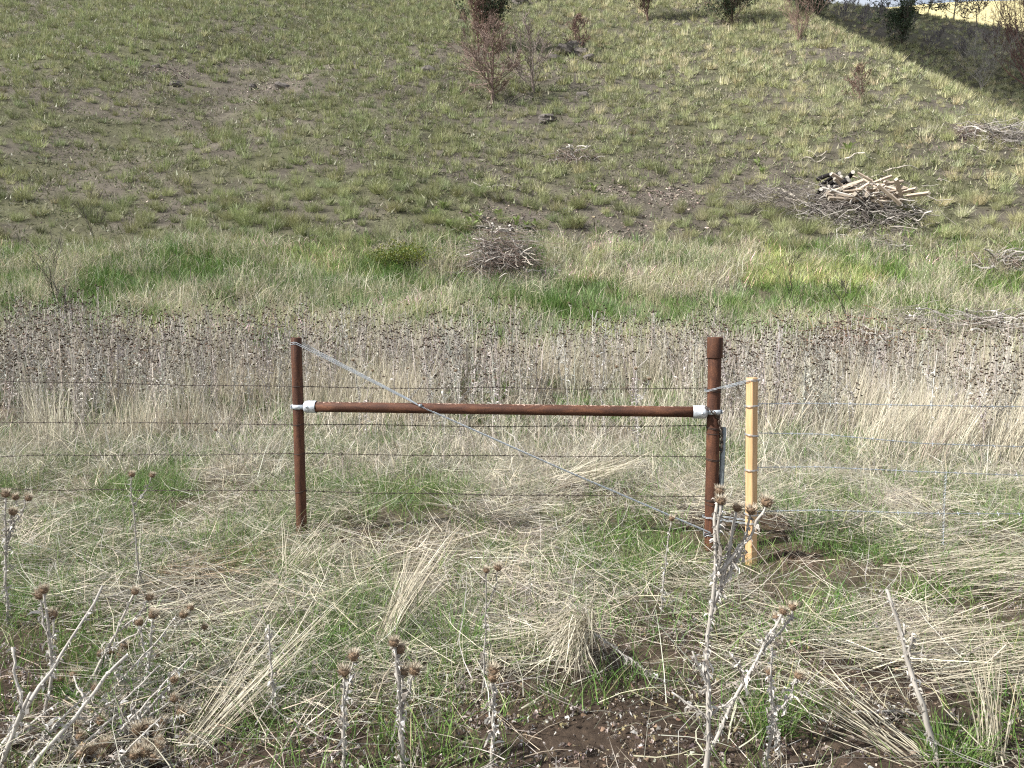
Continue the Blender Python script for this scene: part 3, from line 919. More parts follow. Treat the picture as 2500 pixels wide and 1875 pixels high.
def wrap(c, r, turns, rise, wr=.0019, tilt=0.0, n=26):
    w = np.linspace(0, turns * TAU, int(n * turns) + 2)
    p = np.stack([c[0] + r * np.cos(w), c[1] + r * np.sin(w), c[2] + rise * w / (turns * TAU) + tilt * np.cos(w)], 1)
    return chain_tube(p, wr, 4)


bb = MB()
bw = np.linspace(0, 2 * TAU, 18)
bb.add(*chain_tube(np.stack([(bw / TAU - 1) * .0045, .0044 * np.cos(bw), .0044 * np.sin(bw)], 1), .0013, 4), (1, 1, 1))
for sgn, a in ((1, .5), (-1, 2.4), (1, 3.8), (-1, 5.4)):
    bb.add(*chain_tube(np.array([[sgn * .003, 0, 0], [sgn * .004, .017 * math.cos(a), .017 * math.sin(a)]]), np.array([.0014, .0004]), 4), (1, 1, 1))
BARB_OLD = bb.mesh('barb', [M_WIRE_OLD]); BARB_NEW = bb.mesh('barb', [M_WIRE_NEW])
rw = np.random.default_rng(61)


def axis_point(base, top, z):
    f = (z - base[2]) / (top[2] - base[2])
    return base + (top - base) * f


def strand(name, pts, mat, label, cat, group, barb_me, wraps, lo, hi, first):
    root = link(name, None, loc=pts[0], label=label, cat=cat, group=group)
    v, t = twisted(np.asarray(pts) - pts[0], 2, .0021, .0017, .07)
    link('wire', plain('wire', (v, t), mat), root)
    for c, r, turns, rise in wraps:
        link('wire_tie', plain('wire_tie', wrap(np.asarray(c) - pts[0], r, turns, rise, tilt=rw.uniform(-.006, .006)), mat), root)
    P = np.asarray(pts); seg = np.linalg.norm(np.diff(P, axis=0), axis=1); s = np.concatenate([[0], np.cumsum(seg)])
    for q in np.arange(first, s[-1], .127):
        p = np.array([np.interp(q, s, P[:, i]) for i in range(3)])
        if lo < p[0] < hi:
            link('barb', barb_me, root, loc=p - pts[0], rot=(rw.uniform(0, TAU), 0, 0))
    return root


def fence_y(X):
    return LPB[1] + (RPB[1] - LPB[1]) * (X - LPB[0]) / (RPB[0] - LPB[0])


def left_pt(px, py):
    d = ray(px, py); d = d / d[1]                      # meet the vertical plane of the fence line
    a = (RPB[1] - LPB[1]) / (RPB[0] - LPB[0]); k = (LPB[1] - a * LPB[0]) / (1 - a * d[0])
    return EYE + d * k + np.array([0, .043, 0])


rows = [('topmost', 931, 946, 950), ('second', 1034, 1039, 1042), ('third', 1116, 1110, 1118), ('lowest', 1197, 1202, 1216)]
for k, (nm, y0, y1, y2) in enumerate(rows):
    A = left_pt(0, y0); B = left_pt(732, y1); C = left_pt(1738, y2)
    far_end = A + (A - B) * 2.6
    mids = [far_end]
    for f in np.linspace(0, 1, 7)[0:]:
        mids.append(A + (B - A) * f + np.array([0, 0, rw.normal(0, .0035)]))
    for f in np.linspace(0, 1, 7)[1:]:
        mids.append(B + (C - B) * f + np.array([0, 0, rw.normal(0, .003) - .006 * math.sin(f * math.pi)]))
    cl = axis_point(LPB, LPT, B[2]); cr = axis_point(RPB, RPT, C[2])
    wr = [(cl, R_L + .002, 1.1, .012), (cr, R_R + .0025, 2.3, -.018)]
    if k in (1, 3): wr.append((cr - [0, 0, .03], R_R + .0025, 1.2, -.02))
    strand('barbed_wire', np.array(mids), M_WIRE_OLD, f'{nm} dark barbed wire strand running past both rusty posts', 'barbed wire', 'dark barbed wire strands of the fence', BARB_OLD, wr, -4.4, 1.3, .05 + .03 * k)

gate = [('topmost', 986, 985, 989, 990), ('second', 1057, 1060, 1082, 1092), ('third', 1141, 1139, 1151, 1160), ('lowest', 1249, 1246, 1253, 1257)]
for k, (nm, y0, ya, yb_, y1) in enumerate(gate):
    Y = STB[1]
    G0 = at(1836, y0, Y + .03); pts = [G0]
    for px, py in ((2000, ya), (2250, yb_), (2500, y1), (3300, y1 + 6)):
        pts.append(at(px, py + rw.normal(0, 1.0), Y + .03 + .03 * (px - 1836) / 600))
    c0 = axis_point(STB, STT, G0[2])
    strand('barbed_wire', np.array(pts), M_WIRE_NEW, f'{nm} grey gate wire running right from the wooden stake', 'barbed wire', 'grey wires of the wire gate', BARB_NEW, [(c0, .041, 2.2, -.012)], 1.6, 4.2, .1 + .02 * k)

# doubled silver loops that hold the stake to the post
def loop(name, ca, ra, cb, rb, label):
    pts = []
    d = np.array(cb[:2]) - np.array(ca[:2]); a0 = math.atan2(d[1], d[0])
    for w in np.linspace(a0 + math.pi / 2, a0 + 3 * math.pi / 2, 12): pts.append([ca[0] + ra * math.cos(w), ca[1] + ra * math.sin(w), ca[2]])
    for w in np.linspace(a0 - math.pi / 2, a0 + math.pi / 2, 12): pts.append([cb[0] + rb * math.cos(w), cb[1] + rb * math.sin(w), cb[2]])
    pts.append(pts[0]); pts = np.array(pts)
    root = link(name, None, loc=ca, label=label, cat='wire', group='silver wire loops between post and stake')
    for off in (0, .007):
        v, t = twisted(pts - ca + [0, 0, off], 1, .0012, .0019, .05, .01, 4)
        link('wire', plain('wire', (v, t), M_WIRE_NEW), root)
    return root


loop('wire_loop', at(1738, 955, RPB[1]), R_R + .004, at(1838, 929, STB[1]), .040, 'upper silver wire loop from the thick post to the stake top')
loop('wire_loop', at(1733, 1262, RPB[1]), R_R + .004, at(1834, 1277, STB[1]), .040, 'lower silver wire loop from the thick post to the stake foot')

# diagonal brace wire, four strands twisted together below the rail
kn = at(1022, 990, (LPB[1] * .72 + RPB[1] * .28) - .052)
bw_root = link('brace_wire', None, loc=kn, label='silver twisted diagonal wire from the left post top to the right post foot', cat='brace wire')
tl = axis_point(LPB, LPT, at(723, 838, LPB[1])[2])
for dy, dz, ex in ((-R_L - .004, 0.0, 0), (-R_L - .002, .012, 1), (R_L + .004, .006, 2), (R_L + .003, .018, 3)):
    side = -1 if dy < 0 else 1
    w = np.linspace(math.pi * .95, (1.5 if side < 0 else .5) * math.pi, 7)
    arc = np.stack([tl[0] + (R_L + .003) * np.cos(w), tl[1] + (R_L + .003) * np.sin(w), np.full(7, tl[2] + dz) + .012 * np.cos(w)], 1)
    arc = np.concatenate([arc, [arc[-1] * .12 + (kn + [0, 0, .004 * ex]) * .88], [kn + [0, 0, .002 * ex]]])
    v, t = twisted(arc - kn, 1, .0006, .0021, .2, .02, 4)
    link('wire', plain('wire', (v, t), M_WIRE_NEW), bw_root)
en = axis_point(RPB, RPT, at(1733, 1297, RPB[1])[2]) + np.array([-.01, -R_R - .004, 0])
v, t = twisted(np.array([kn, kn * .5 + en * .5 + [0, -.004, -.006], en]) - kn, 4, .0042, .0022, .11, .01)
link('twisted_wire', plain('twisted_wire', (v, t), M_WIRE_NEW), bw_root)
link('wire_tie', plain('wire_tie', wrap(en + [.01, R_R + .004, 0] - kn, R_R + .004, 2.6, -.03, .0024), M_WIRE_NEW), bw_root)
link('knot', plain('knot', wrap(np.array([0, 0, 0.0]) + [.012, 0, -.006], .011, 3, .015, .003), M_WIRE_NEW), bw_root)

# grey steel bar and chain hanging beside the right post
PA = at(1767, 1043, RPB[1] + .01); PB = at(1756, 1300, RPB[1] - .03)
bar = link('steel_bar', plain('steel_bar', turned([(.001, 0), (.0155, 0), (.0165, .003), (.0165, float(np.linalg.norm(PA - PB)) - .003), (.013, float(np.linalg.norm(PA - PB))), (.011, float(np.linalg.norm(PA - PB)) - .03)], 16), M_PIPE), loc=PB, rot=oriented(PB, PA, (0, -1, 0)),
           label='grey steel pipe lever leaning against the thick rusty post', cat='steel bar')
lw = np.linspace(0, TAU, 15)[:-1]
lk = np.stack([.0085 * np.cos(lw), np.zeros(14), .0085 * np.sin(lw) + .0075 * np.sign(np.sin(lw))], 1)
lk = np.concatenate([lk, lk[:2]])
LINK_ME = plain('link', chain_tube(lk, .0034, 6, False), M_CHAIN)
cp = np.array([at(px, py, RPB[1] + dy) for px, py, dy in ((1727, 997, -.055), (1736, 1003, -.062), (1746, 1010, -.06), (1755, 1020, -.05), (1759, 1040, -.04), (1761, 1062, -.025), (1762, 1084, -.02), (1760, 1104, -.02))])
ch = link('chain', None, loc=cp[0], label='short dark chain hanging from the rail end beside the thick post', cat='chain')
seg = np.linalg.norm(np.diff(cp, axis=0), axis=1); cs = np.concatenate([[0], np.cumsum(seg)])
for i, q in enumerate(np.arange(0, cs[-1], .0225)):
    p = np.array([np.interp(q, cs, cp[:, j]) for j in range(3)]); p2 = np.array([np.interp(min(q + .01, cs[-1]), cs, cp[:, j]) for j in range(3)])
    e = oriented(p, p2 + [0, 0, -1e-4], (0, -1, 0.01) if i % 2 else (1, 0, 0.01))
    link('link', LINK_ME, ch, loc=p - cp[0], rot=e)

# wooden stake
SH = float(np.linalg.norm(STT - STB)); hs = .0265; bv = .004
sq = [(hs - bv, hs), (hs, hs - bv), (hs, -hs + bv), (hs - bv, -hs), (-hs + bv, -hs), (-hs, -hs + bv), (-hs, hs - bv), (-hs + bv, hs)]
zs = [-.2] + list(np.linspace(0, SH - .004, 9)) + [SH]
sv = []
rs = np.random.default_rng(5)
for i, z in enumerate(zs):
    k = 1.0 if i < len(zs) - 1 else .9
    wob = rs.normal(0, .0007, 2)
    sv += [[x * k + wob[0], y * k + wob[1], z] for x, y in sq]
st_t = []
for i in range(len(zs) - 1):
    for k in range(8):
        a, b = i * 8 + k, i * 8 + (k + 1) % 8
        st_t += [[a, a + 8, b + 8], [a, b + 8, b]]
top = (len(zs) - 1) * 8
for k in range(1, 7): st_t.append([top, top + k + 1, top + k])
e = oriented(STB, STT, (math.sin(.58), -math.cos(.58), 0))
stake = link('wooden_stake', mesh_from('wooden_stake', sv, st_t, None, [M_WOOD]), loc=STB, rot=e, label='new light wood square stake standing at the end of the wire gate', cat='stake')
# twisted wire stay hanging from the gate wires
v, t = twisted(np.array([at(2309, 1150, STB[1] + .05), at(2304, 1240, STB[1] + .045), at(2301, 1330, STB[1] + .06)]) , 2, .006, .0018, .045, .006)
link('wire_stay', plain('wire_stay', (v, t), M_WIRE_NEW), label='loose twisted wire stay hanging from the gate wires in the straw', cat='wire stay')

# ------------------------------------------------------------------ near thistles, built one by one
def near_head(seed):
    rng = np.random.default_rng(seed); mb = MB()
    R = .016
    th_ = np.linspace(.15, math.pi - .5, 7); m = 11
    prof = [(R * math.sin(a) * 1.05, -R * math.cos(a) * .95) for a in th_]
    v, t = turned(prof, m)
    mb.add(v, t, np.clip(np.array([0.20, 0.135, 0.085]) * rng.uniform(.5, 1.4, (len(v), 1)), 0, 1))
    n = 90                                             # spiny bracts
    a = rng.uniform(0, TAU, n); u = rng.uniform(.3, 2.3, n)
    d = np.stack([np.sin(u) * np.cos(a), np.sin(u) * np.sin(a), -np.cos(u)], 1); p = d * R
    L = rng.uniform(.008, .019, n)[:, None]; s = unit(np.cross(d, rng.normal(0, 1, (n, 3)))) * .0019
    tip = p + (d * .8 + np.array([0, 0, .55])) * L
    v = np.stack([p - s, p + s, tip], 1).reshape(-1, 3); t = np.arange(3 * n).reshape(-1, 3)
    mb.add(v, t, np.repeat(np.array([0.42, 0.34, 0.25]) * rng.uniform(.35, 1.3, (n, 1)), 3, 0))
    n = 80                                             # pale tuft of bristles on top
    a = rng.uniform(0, TAU, n); r0 = R * .75 * np.sqrt(rng.uniform(0, 1, n))
    p = np.stack([r0 * np.cos(a), r0 * np.sin(a), np.full(n, R * .55)], 1)
    d = unit(np.stack([np.cos(a) * r0 / R * 1.1, np.sin(a) * r0 / R * 1.1, np.ones(n)], 1) + rng.normal(0, .12, (n, 3)))
    s = unit(np.cross(d, rng.normal(0, 1, (n, 3)))) * .0013
    tip = p + d * rng.uniform(.012, .026, n)[:, None]
    v = np.stack([p - s, p + s, tip], 1).reshape(-1, 3)
    mb.add(v, np.arange(3 * n).reshape(-1, 3), np.repeat(np.array([0.60, 0.53, 0.42]) * rng.uniform(.7, 1.2, (n, 1)), 3, 0))
    return mb.mesh('flower_head', [M_DRY])


HEADS = [near_head(700 + i) for i in range(4)]
rf = np.random.default_rng(71)


def bent(p, q, rng, amp, n=9):
    f = np.linspace(0, 1, n)[:, None]
    w = np.cumsum(rng.normal(0, amp, (n, 3)), 0); w -= w[0] + (w[-1] - w[0]) * f
    return p + (q - p) * f + w


def near_thistle(label, base, heads, r=.0075, leaf=1.0, bare_tip=False, side=(), pale=1.0, head_s=1.0):
    """base in photograph pixels on the ground, heads as (px, py, metres nearer or farther)"""
    B = on_ground(*base); root = link('dead_thistle', None, loc=B, label=label, cat='thistle', group='dead thistles near the camera')
    mb = MB(); lf = MB(); c0 = np.array([0.46, 0.43, 0.385]) * pale
    H = [at(px, py, B[1] + dy) for px, py, dy in heads]
    main = bent(B - [0, 0, .02], H[0], rf, np.linalg.norm(H[0] - B) * .008, 12)
    stems = [(main, r, r * .55)]
    for h in H[1:]:
        dist = np.linalg.norm(main - h, axis=1) + np.maximum(0, main[:, 2] - h[2] + .05) * 3
        k = max(3, min(10, int(np.argmin(dist)) - 2))
        mid = main[k] * .45 + h * .55 + np.array([(h[0] - main[k][0]) * .12, 0, -.01])
        br = np.concatenate([bent(main[k], mid, rf, .004, 5), bent(mid, h, rf, .004, 5)[1:]])
        stems.append((br, r * .6, r * .42))
    for px, py, dy in side:
        h = at(px, py, B[1] + dy); k = int(np.argmin(np.linalg.norm(main - h, axis=1))); k = max(1, k - 1)
        stems.append((bent(main[k], h, rf, .004, 6), r * .5, r * .3))
    for pts, ra, rb in stems:
        n = len(pts)
        rr = np.linspace(ra, rb, n) * rf.uniform(.85, 1.18, n)
        v, t = chain_tube(pts - B, rr, 6, True); mb.add(v, t, np.clip(c0 * rf.uniform(.75, 1.2, (len(v), 1)), 0, 1))
        ln = np.linalg.norm(pts[-1] - pts[0])
        nl = int(ln * 190 * leaf)
        if nl > 2:
            lf.add(*shreds(rf, pts - B, nl, (.008, .030), (.003, .011), [(a * pale, b * pale, c * pale) for a, b, c in LEAFPALE], .5))
            lf.add(*shreds(rf, (pts - B)[:max(3, n * 2 // 3)], max(2, nl // 9), (.03, .065), (.007, .016), [(a * pale, b * pale, c * pale) for a, b, c in LEAFPALE], .9))
    link('stem', mb.mesh('stem', [M_DRY], True), root)
    if lf.v:
        link('withered_leaves', lf.mesh('withered_leaves', [M_DRY]), root, kind='stuff')
    if not bare_tip:
        for (pts, _, _), h in zip(stems, H):
            d = pts[-1] - pts[-2]; e = oriented(pts[-2], pts[-1] + [0, 0, np.linalg.norm(d) * .6], (0.3, -1, 0.1))
            sc = rf.uniform(.8, 1.15) * head_s
            link('flower_head', HEADS[int(rf.integers(0, 4))], root, loc=h - B, rot=e, scale=sc)
    return root


near_thistle('tallest near thistle, its four spiny heads in front of the wooden stake foot', (1722, 1935), [(1757, 1198, .0), (1800, 1240, .03), (1834, 1246, .05), (1872, 1226, .02), (1760, 1222, -.02)], .0095, 1.1, side=[(1690, 1590, 0), (1800, 1700, 0), (1640, 1690, .05)])
near_thistle('leaning pale thistle with paired spiny heads right of the tallest near thistle', (1718, 1838), [(1912, 1492, .0), (1896, 1508, .03), (1935, 1482, .02)], .0075, 1.2, side=[(1860, 1560, 0), (1780, 1590, 0)])
near_thistle('headless thick dead stalk leaning left near the bottom right corner', (2300, 1880), [(2165, 1440, .05)], .0105, .8, True, side=[(2228, 1545, 0), (2205, 1520, .05)])
near_thistle('pale upright thistle with two stacked tan heads at bottom centre', (1196, 1890), [(1206, 1636, 0), (1204, 1654, -.01)], .0085, 1.4, head_s=1.1)
near_thistle('slender dark thistle with paired heads standing right of centre foreground grass', (1178, 1712), [(1188, 1392, 0), (1216, 1386, .02)], .0048, .5, pale=.8, head_s=.85)
near_thistle('pale thistle with a cluster of dark brown heads at bottom centre left', (980, 1900), [(962, 1568, 0), (976, 1584, .02), (985, 1640, .03), (1012, 1636, -.02)], .0085, 1.3, head_s=1.0)
near_thistle('short pale thistle with one broad tan head left of the dark headed thistle', (836, 1880), [(840, 1640, 0), (864, 1602, .06)], .0075, 1.2, side=[(868, 1645, 0)])
near_thistle('thin grey stalk with loose shreds leaning in front of the long straw bundle', (672, 1760), [(655, 1525, .0)], .0058, 1.5, True)
near_thistle('grey thistle with two tan heads above the green clump left of the post', (352, 1448), [(322, 1158, 0), (372, 1160, .03)], .0052, .7, pale=.75, head_s=1.05)
near_thistle('grey thistle cluster with dark heads at the left edge by the lowest wire', (22, 1530), [(14, 1206, 0), (38, 1214, .05), (70, 1216, -.03), (32, 1250, .02)], .0065, 1.2, pale=.9)
near_thistle('white leaning stalk with one dark head below the third wire', (612, 1138), [(527, 1050, .05)], .0055, 1.2, head_s=.8)
near_thistle('thin thistle with one brown head in front of the diagonal wire end', (1612, 1500), [(1640, 1266, 0)], .0042, .7, pale=.95, head_s=.95)
near_thistle('upright pale stalk with spiny heads by the lower left pile', (112, 1760), [(107, 1440, 0), (98, 1452, .03), (128, 1500, .05)], .0075, .9)
near_thistle('leaning stalk with a furry round head over the lower left pile', (205, 1700), [(330, 1444, .05), (365, 1458, .07), (372, 1500, .02)], .0068, .9)
near_thistle('stalk with a dark round head right of the furry headed stalk', (355, 1690), [(376, 1500, 0), (340, 1520, .05)], .0068, 1.2)
near_thistle('bent stalk with twin brown heads at the right of the lower left pile', (395, 1590), [(448, 1500, 0), (465, 1484, .03), (500, 1530, .03)], .005, .6, pale=.85)
near_thistle('long fallen pale stalk crossing the lower left corner upward', (-60, 1905), [(250, 1430, .5)], .0085, .8, True, side=[(120, 1640, .3)])
near_thistle('second fallen stalk lying below the first in the lower left corner', (20, 1925), [(310, 1600, .35)], .009, .8, True, side=[(180, 1650, .3)])
near_thistle('thick pale stump stalk at the very lower left corner', (-15, 1890), [(75, 1690, .05), (30, 1580, .1)], .0100, .8, True)
near_thistle('fallen white stalk lying flat left of the bent straw sheaf', (1620, 1662), [(1440, 1540, .15)], .006, 1.6, True, side=[(1590, 1690, 0)])
near_thistle('fallen pale stalk lying flat along the bottom right grass', (2330, 1748), [(2085, 1738, -.02)], .006, 1.3, True)
near_thistle('small grey thistle rising from green grass at bottom right', (1905, 1850), [(1880, 1640, 0), (1950, 1650, .03)], .006, 1.6, head_s=.9)
near_thistle('grey upright shredded stalk right of the tallest near thistle', (1870, 1890), [(1885, 1580, 0)], .0055, 1.6, True)
near_thistle('short shredded white stalk in the green grass at centre right', (1295, 1490), [(1296, 1412, 0)], .004, 2.2, True)
for i in range(12):
    bx, by = rf.uniform(-40, 330), rf.uniform(1740, 1925); ln = rf.uniform(.5, 1.0)
    near_thistle('pale fallen thistle stalk lying across the brown heap in the lower left corner', (bx, by), [(bx + 240 * ln, by - 230 * ln * rf.uniform(.6, 1.2), .25 * ln), (bx + 260 * ln, by - 120 * ln, .2 * ln)], rf.uniform(.0045, .007), 1.0, i % 3 > 0, side=[(bx + 90 * ln, by - 130 * ln, .1), (bx + 170 * ln, by - 90 * ln, .15)], pale=rf.uniform(.8, 1.1))
for i in range(12):
    bx, by = rf.uniform(0, 520), rf.uniform(1640, 1900); tx, ty = bx + rf.uniform(-90, 90), by - rf.uniform(10, 60)
    near_thistle('brown fallen thistle lying in the heap in the lower left corner', (bx, by), [(tx, ty, .04), (tx + 22, ty + 14, .04), (tx + 34, ty - 12, .08), (tx - 25, ty + 8, .02)], .005, 1.2, pale=.55, head_s=1.1)

# standing stalks with hanging scraps just behind the fence
for px, py, top, lbl in ((1480, 1100, 870, 'shredded pale stalk hanging behind the rail near the right post'), (1560, 1135, 900, 'shredded white stalk between the rail and the right post foot'), (885, 1080, 880, 'pale shredded stalk behind the rail left of the knot'),
                         (1010, 1090, 900, 'grey shredded stalk behind the rail below the knot'), (2040, 1080, 860, 'grey shredded stalk behind the second gate wire'), (1130, 1110, 905, 'bent grey stalk behind the middle of the rail')):
    near_thistle(lbl, (px, py), [(px - 10 + rf.uniform(-20, 20), top, 0), (px + 25, top + 25, .05)], .007, 1.5, pale=1.0, head_s=.9)

# ------------------------------------------------------------------ straw clumps and grass tufts near the camera
def clump(name, label, base, az, azs, n, length, lean, curl, width, pal, cat, r=.05, group=None, mat=None, w=None, zb=(0, 0)):
    B = on_ground(*base); mb = MB()
    mb.add(*blades(rf, n, r, length, width, lean, curl, pal, w, 4, az0=az, azs=azs, zbase=zb))
    return link(name, mb.mesh(name, [mat or M_DRY]), loc=B - [0, 0, .005], label=label, cat=cat, group=group)


SG = 'clumps of dry straw near the camera'
clump('straw_clump', 'long straw sheaf sweeping up right from the lower left ground', (445, 1850), 1.12, .13, 62, (.5, 1.25), (60, 78), (-10, 14), (.003, .005), STRAW, 'straw', .07, SG)
clump('straw_clump', 'pale straw sheaf leaning over left of the left post foot', (690, 1430), 1.1, .45, 90, (.30, .7), (45, 80), (0, 20), (.003, .0055), STRAW, 'straw', .12, SG)
clump('straw_clump', 'fan of pale straw leaning right at centre foreground', (925, 1590), 1.05, .16, 100, (.4, .82), (38, 56), (0, 22), (.003, .006), STRAW, 'straw', .06, SG)
clump('straw_clump', 'thick bent sheaf of straw drooping toward the camera at bottom centre right', (1435, 1600), -1.95, .13, 150, (.34, .60), (42, 66), (50, 95), (.004, .007), STRAW, 'straw', .05, SG, zb=(.02, .16))
clump('straw_clump', 'stray straw splayed left of the drooping sheaf', (1430, 1585), -2.5, .22, 36, (.30, .62), (60, 82), (5, 32), (.003, .006), STRAW, 'straw', .05, SG, zb=(.02, .12))
clump('straw_clump', 'upright straw bunch in the bottom right corner', (2420, 1850), 1.6, .9, 40, (.25, .46), (3, 22), (0, 16), (.004, .007), STRAW, 'straw', .05, SG)
clump('straw_clump', 'straw sprays fanning left in the bottom right grass', (2230, 1850), 2.5, .2, 44, (.35, .7), (55, 78), (0, 18), (.003, .006), STRAW, 'straw', .08, SG)
clump('straw_clump', 'cut straw heap lying under the diagonal wire', (1400, 1185), .35, .22, 150, (.35, .70), (68, 88), (-8, 10), (.004, .007), STRAW, 'straw', .20, SG, zb=(.0, .12))
clump('straw_clump', 'flat straw swathe lying at the right edge below the gate wires', (2300, 1420), .10, .22, 200, (.5, 1.0), (80, 93), (-6, 8), (.003, .006), STRAW, 'straw', .35, SG, zb=(.01, .12))
clump('straw_clump', 'flat tan straw swathe lying at the right edge above the fallen stalk', (2180, 1620), .15, .25, 230, (.4, .9), (80, 94), (-6, 8), (.003, .0055), STRAW, 'straw', .40, SG, zb=(.01, .10))
clump('straw_clump', 'brown matted straw heap left of the left post foot', (470, 1400), .2, .5, 200, (.3, .7), (78, 94), (-6, 10), (.003, .006), [(.26, .19, .125), (.36, .29, .19), (.19, .135, .09)], 'straw', .30, SG, zb=(.01, .08))
for px, py, lbl, az in ((2130, 1130, 'leaning bright straw stand right of the stake by the second gate wire', .25), (2330, 1120, 'tall leaning straw stand at the right edge by the gate wires', .3), (2240, 1090, 'pale leaning straw stand behind the gate wires', .2), (130, 1110, 'straw stand bowed left at the left edge behind the wires', 2.5), (2450, 1150, 'straw stand at the far right edge behind the gate wires', .4)):
    clump('straw_stand', lbl, (px, py), az, .5, 130, (.55, 1.0), (8, 36), (0, 24), (.0045, .009), STRAW, 'straw', .20, 'leaning straw stands behind the fence')
GT = 'bright green grass tufts near the camera'
for px, py, n, h, lbl in ((893, 1275, 80, .24, 'bright green grass tuft right of the left post foot'), (420, 1290, 190, .22, 'wide bright green grass clump left of the left post'), (140, 1270, 110, .18, 'green grass clump near the left edge below the lowest wire'),
                          (720, 1690, 120, .22, 'green grass tuft beside the long straw sheaf'), (1110, 1600, 130, .34, 'tall green tuft behind the bottom centre thistle'), (960, 1610, 130, .24, 'olive green tuft at the foot of the straw fan'),
                          (420, 1790, 70, .16, 'dark green tuft in the lower left thistle heap'), (940, 1810, 26, .16, 'single small broad green sprout at bottom centre left'), (1880, 1780, 150, .18, 'green grass tuft under the bottom right thistles'),
                          (2330, 1860, 170, .20, 'dark green grass tuft in the bottom right corner'), (1220, 1350, 170, .20, 'bright green grass patch at centre before the fence'), (1600, 1080, 90, .30, 'green grass tuft behind the rail near the right post'),
                          (1930, 1085, 140, .40, 'green grass tuft behind the gate wires right of the stake'), (2230, 1460, 110, .16, 'green grass patch in the straw right of the stake'), (2440, 1380, 120, .2, 'green grass patch at the right edge among straw')):
    mb = MB(); mb.add(*blades(rf, n, .10 if n > 60 else .04, (h * .4, h), (.003, .0065), (3, 42), (5, 60), GREEN, [.32, .36, .24, .08], 4, outward=.6))
    o = link('grass_tuft', mb.mesh('grass_tuft', [M_GRASS]), loc=on_ground(px, py) - [0, 0, .005], label=lbl, cat='grass tuft', group=GT)

# withered leaf litter and clods on the bare soil
def litter(n, seed):
    rng = np.random.default_rng(seed)
    line = np.stack([rng.uniform(-.1, .1, 8), rng.uniform(-.1, .1, 8), rng.uniform(0, .02, 8)], 1)
    return shreds(rng, line, n, (.010, .034), (.004, .014), [(.20, .165, .145), (.12, .092, .08), (.46, .43, .40), (.30, .26, .225), (.26, .215, .12)], 1.2)


P_LITTER = [litter(26, 800 + i) for i in range(8)]
lit = sample(3000, 1.7, 4.2, lambda x, y: np.clip(1.2 - sstep(2.5, 3.6, y + .1 * x), .03, 1), rn, 250, 300)
lit = lit[rn.uniform(0, 1, len(lit)) < .55]
scatter('leaf_litter', P_LITTER, lit + [0, 0, .004], rn.uniform(.6, 1.3, len(lit)), ptint(lit, rn, .2, .04), .4, rn, mat=M_DRY, label='withered brown and grey leaf litter on the bare soil')


def stone(seed, rough=.35, fine=False):
    rng = np.random.default_rng(seed)
    if not fine:
        v = np.array([[1, 0, 0], [-1, 0, 0], [0, 1, 0], [0, -1, 0], [0, 0, 1], [0, 0, -1.0]]) * rng.uniform(1 - rough, 1 + rough, (6, 3)) + rng.normal(0, .2, (6, 3))
        v = v * np.array([1, rng.uniform(.6, 1), rng.uniform(.45, .8)])
        t = np.array([[0, 2, 4], [2, 1, 4], [1, 3, 4], [3, 0, 4], [2, 0, 5], [1, 2, 5], [3, 1, 5], [0, 3, 5]])
    else:
        m = 12; nr = 9; th_ = np.linspace(0, math.pi, nr)
        v = [[0, 0, 1.0]] + [[math.sin(a) * math.cos(b), math.sin(a) * math.sin(b), math.cos(a)] for a in th_[1:-1] for b in np.arange(m) * TAU / m] + [[0, 0, -1.0]]
        v = np.array(v); k = fbm(v[:, 0] * 1.4 + v[:, 2] * 1.9 + seed, v[:, 1] * 1.4 - v[:, 2] * 1.1, seed, 4)
        v = np.sign(v) * np.abs(v) ** .75 * (.6 + .85 * k[:, None]) + rng.normal(0, .05, v.shape)
        v = v * np.array([1, rng.uniform(.6, 1), rng.uniform(.5, .8)]); t = []
        last = len(v) - 1
        for q in range(m):
            q2 = (q + 1) % m
            t += [[0, 1 + q, 1 + q2], [1 + (nr - 3) * m + q, last, 1 + (nr - 3) * m + q2]]
            for r_ in range(nr - 3):
                a, b = 1 + r_ * m + q, 1 + r_ * m + q2
                t += [[a, a + m, b + m], [a, b + m, b]]
        t = np.array(t)
    return v, t, np.tile(np.array([0.20, 0.165, 0.14]) * rng.uniform(.6, 1.4), (len(v), 1))


P_STONE = [stone(900 + i) for i in range(8)]
gr = np.concatenate([np.stack([g[0] + rn.normal(0, rx * .55, 420), g[1] + rn.normal(0, ry * .55, 420)], 1) for g, rx, ry in GRAVEL])
gr = np.concatenate([gr, np.stack([rn.uniform(-.72, .72, 3500) * (q := rn.uniform(22, 66, 3500)), q], 1)])
gz = ground_z(gr[:, 0], gr[:, 1])
gtn = np.where(rn.uniform(0, 1, (len(gr), 1)) < .12, 2.2, 1.0) * ptint(gr, rn, .25, .04)
scatter('gravel', P_STONE, np.stack([gr[:, 0], gr[:, 1], gz], 1), rn.uniform(.02, .075, len(gr)) * rn.uniform(.6, 1.3, len(gr)), gtn, .5, rn, mat=M_BARK, label='loose stones and scree scattered over the hillside')
cl = np.concatenate([np.stack([cx + rn.normal(0, r * .6, 90), cy + rn.normal(0, r * .6, 90)], 1) for cx, cy, r in ((1.5, 5.55, .3), (1.0, 6.35, .5), (.45, 6.6, .35), (1.78, 4.84, .13), (2.1, 5.5, .4), (2.6, 5.9, .5))])
scatter('soil_clods', P_STONE, np.stack([cl[:, 0], cl[:, 1], ground_z(cl[:, 0], cl[:, 1])], 1), rn.uniform(.006, .035, len(cl)), np.array([.42, .36, .30]) * ptint(cl, rn, .2, .02), .5, rn, mat=M_BARK, label='dark clods of freshly dug soil around the post feet')
pb = sample(2200, 1.7, 4.0, lambda x, y: 1 - sstep(2.6, 3.8, y), rn, 250, 300)
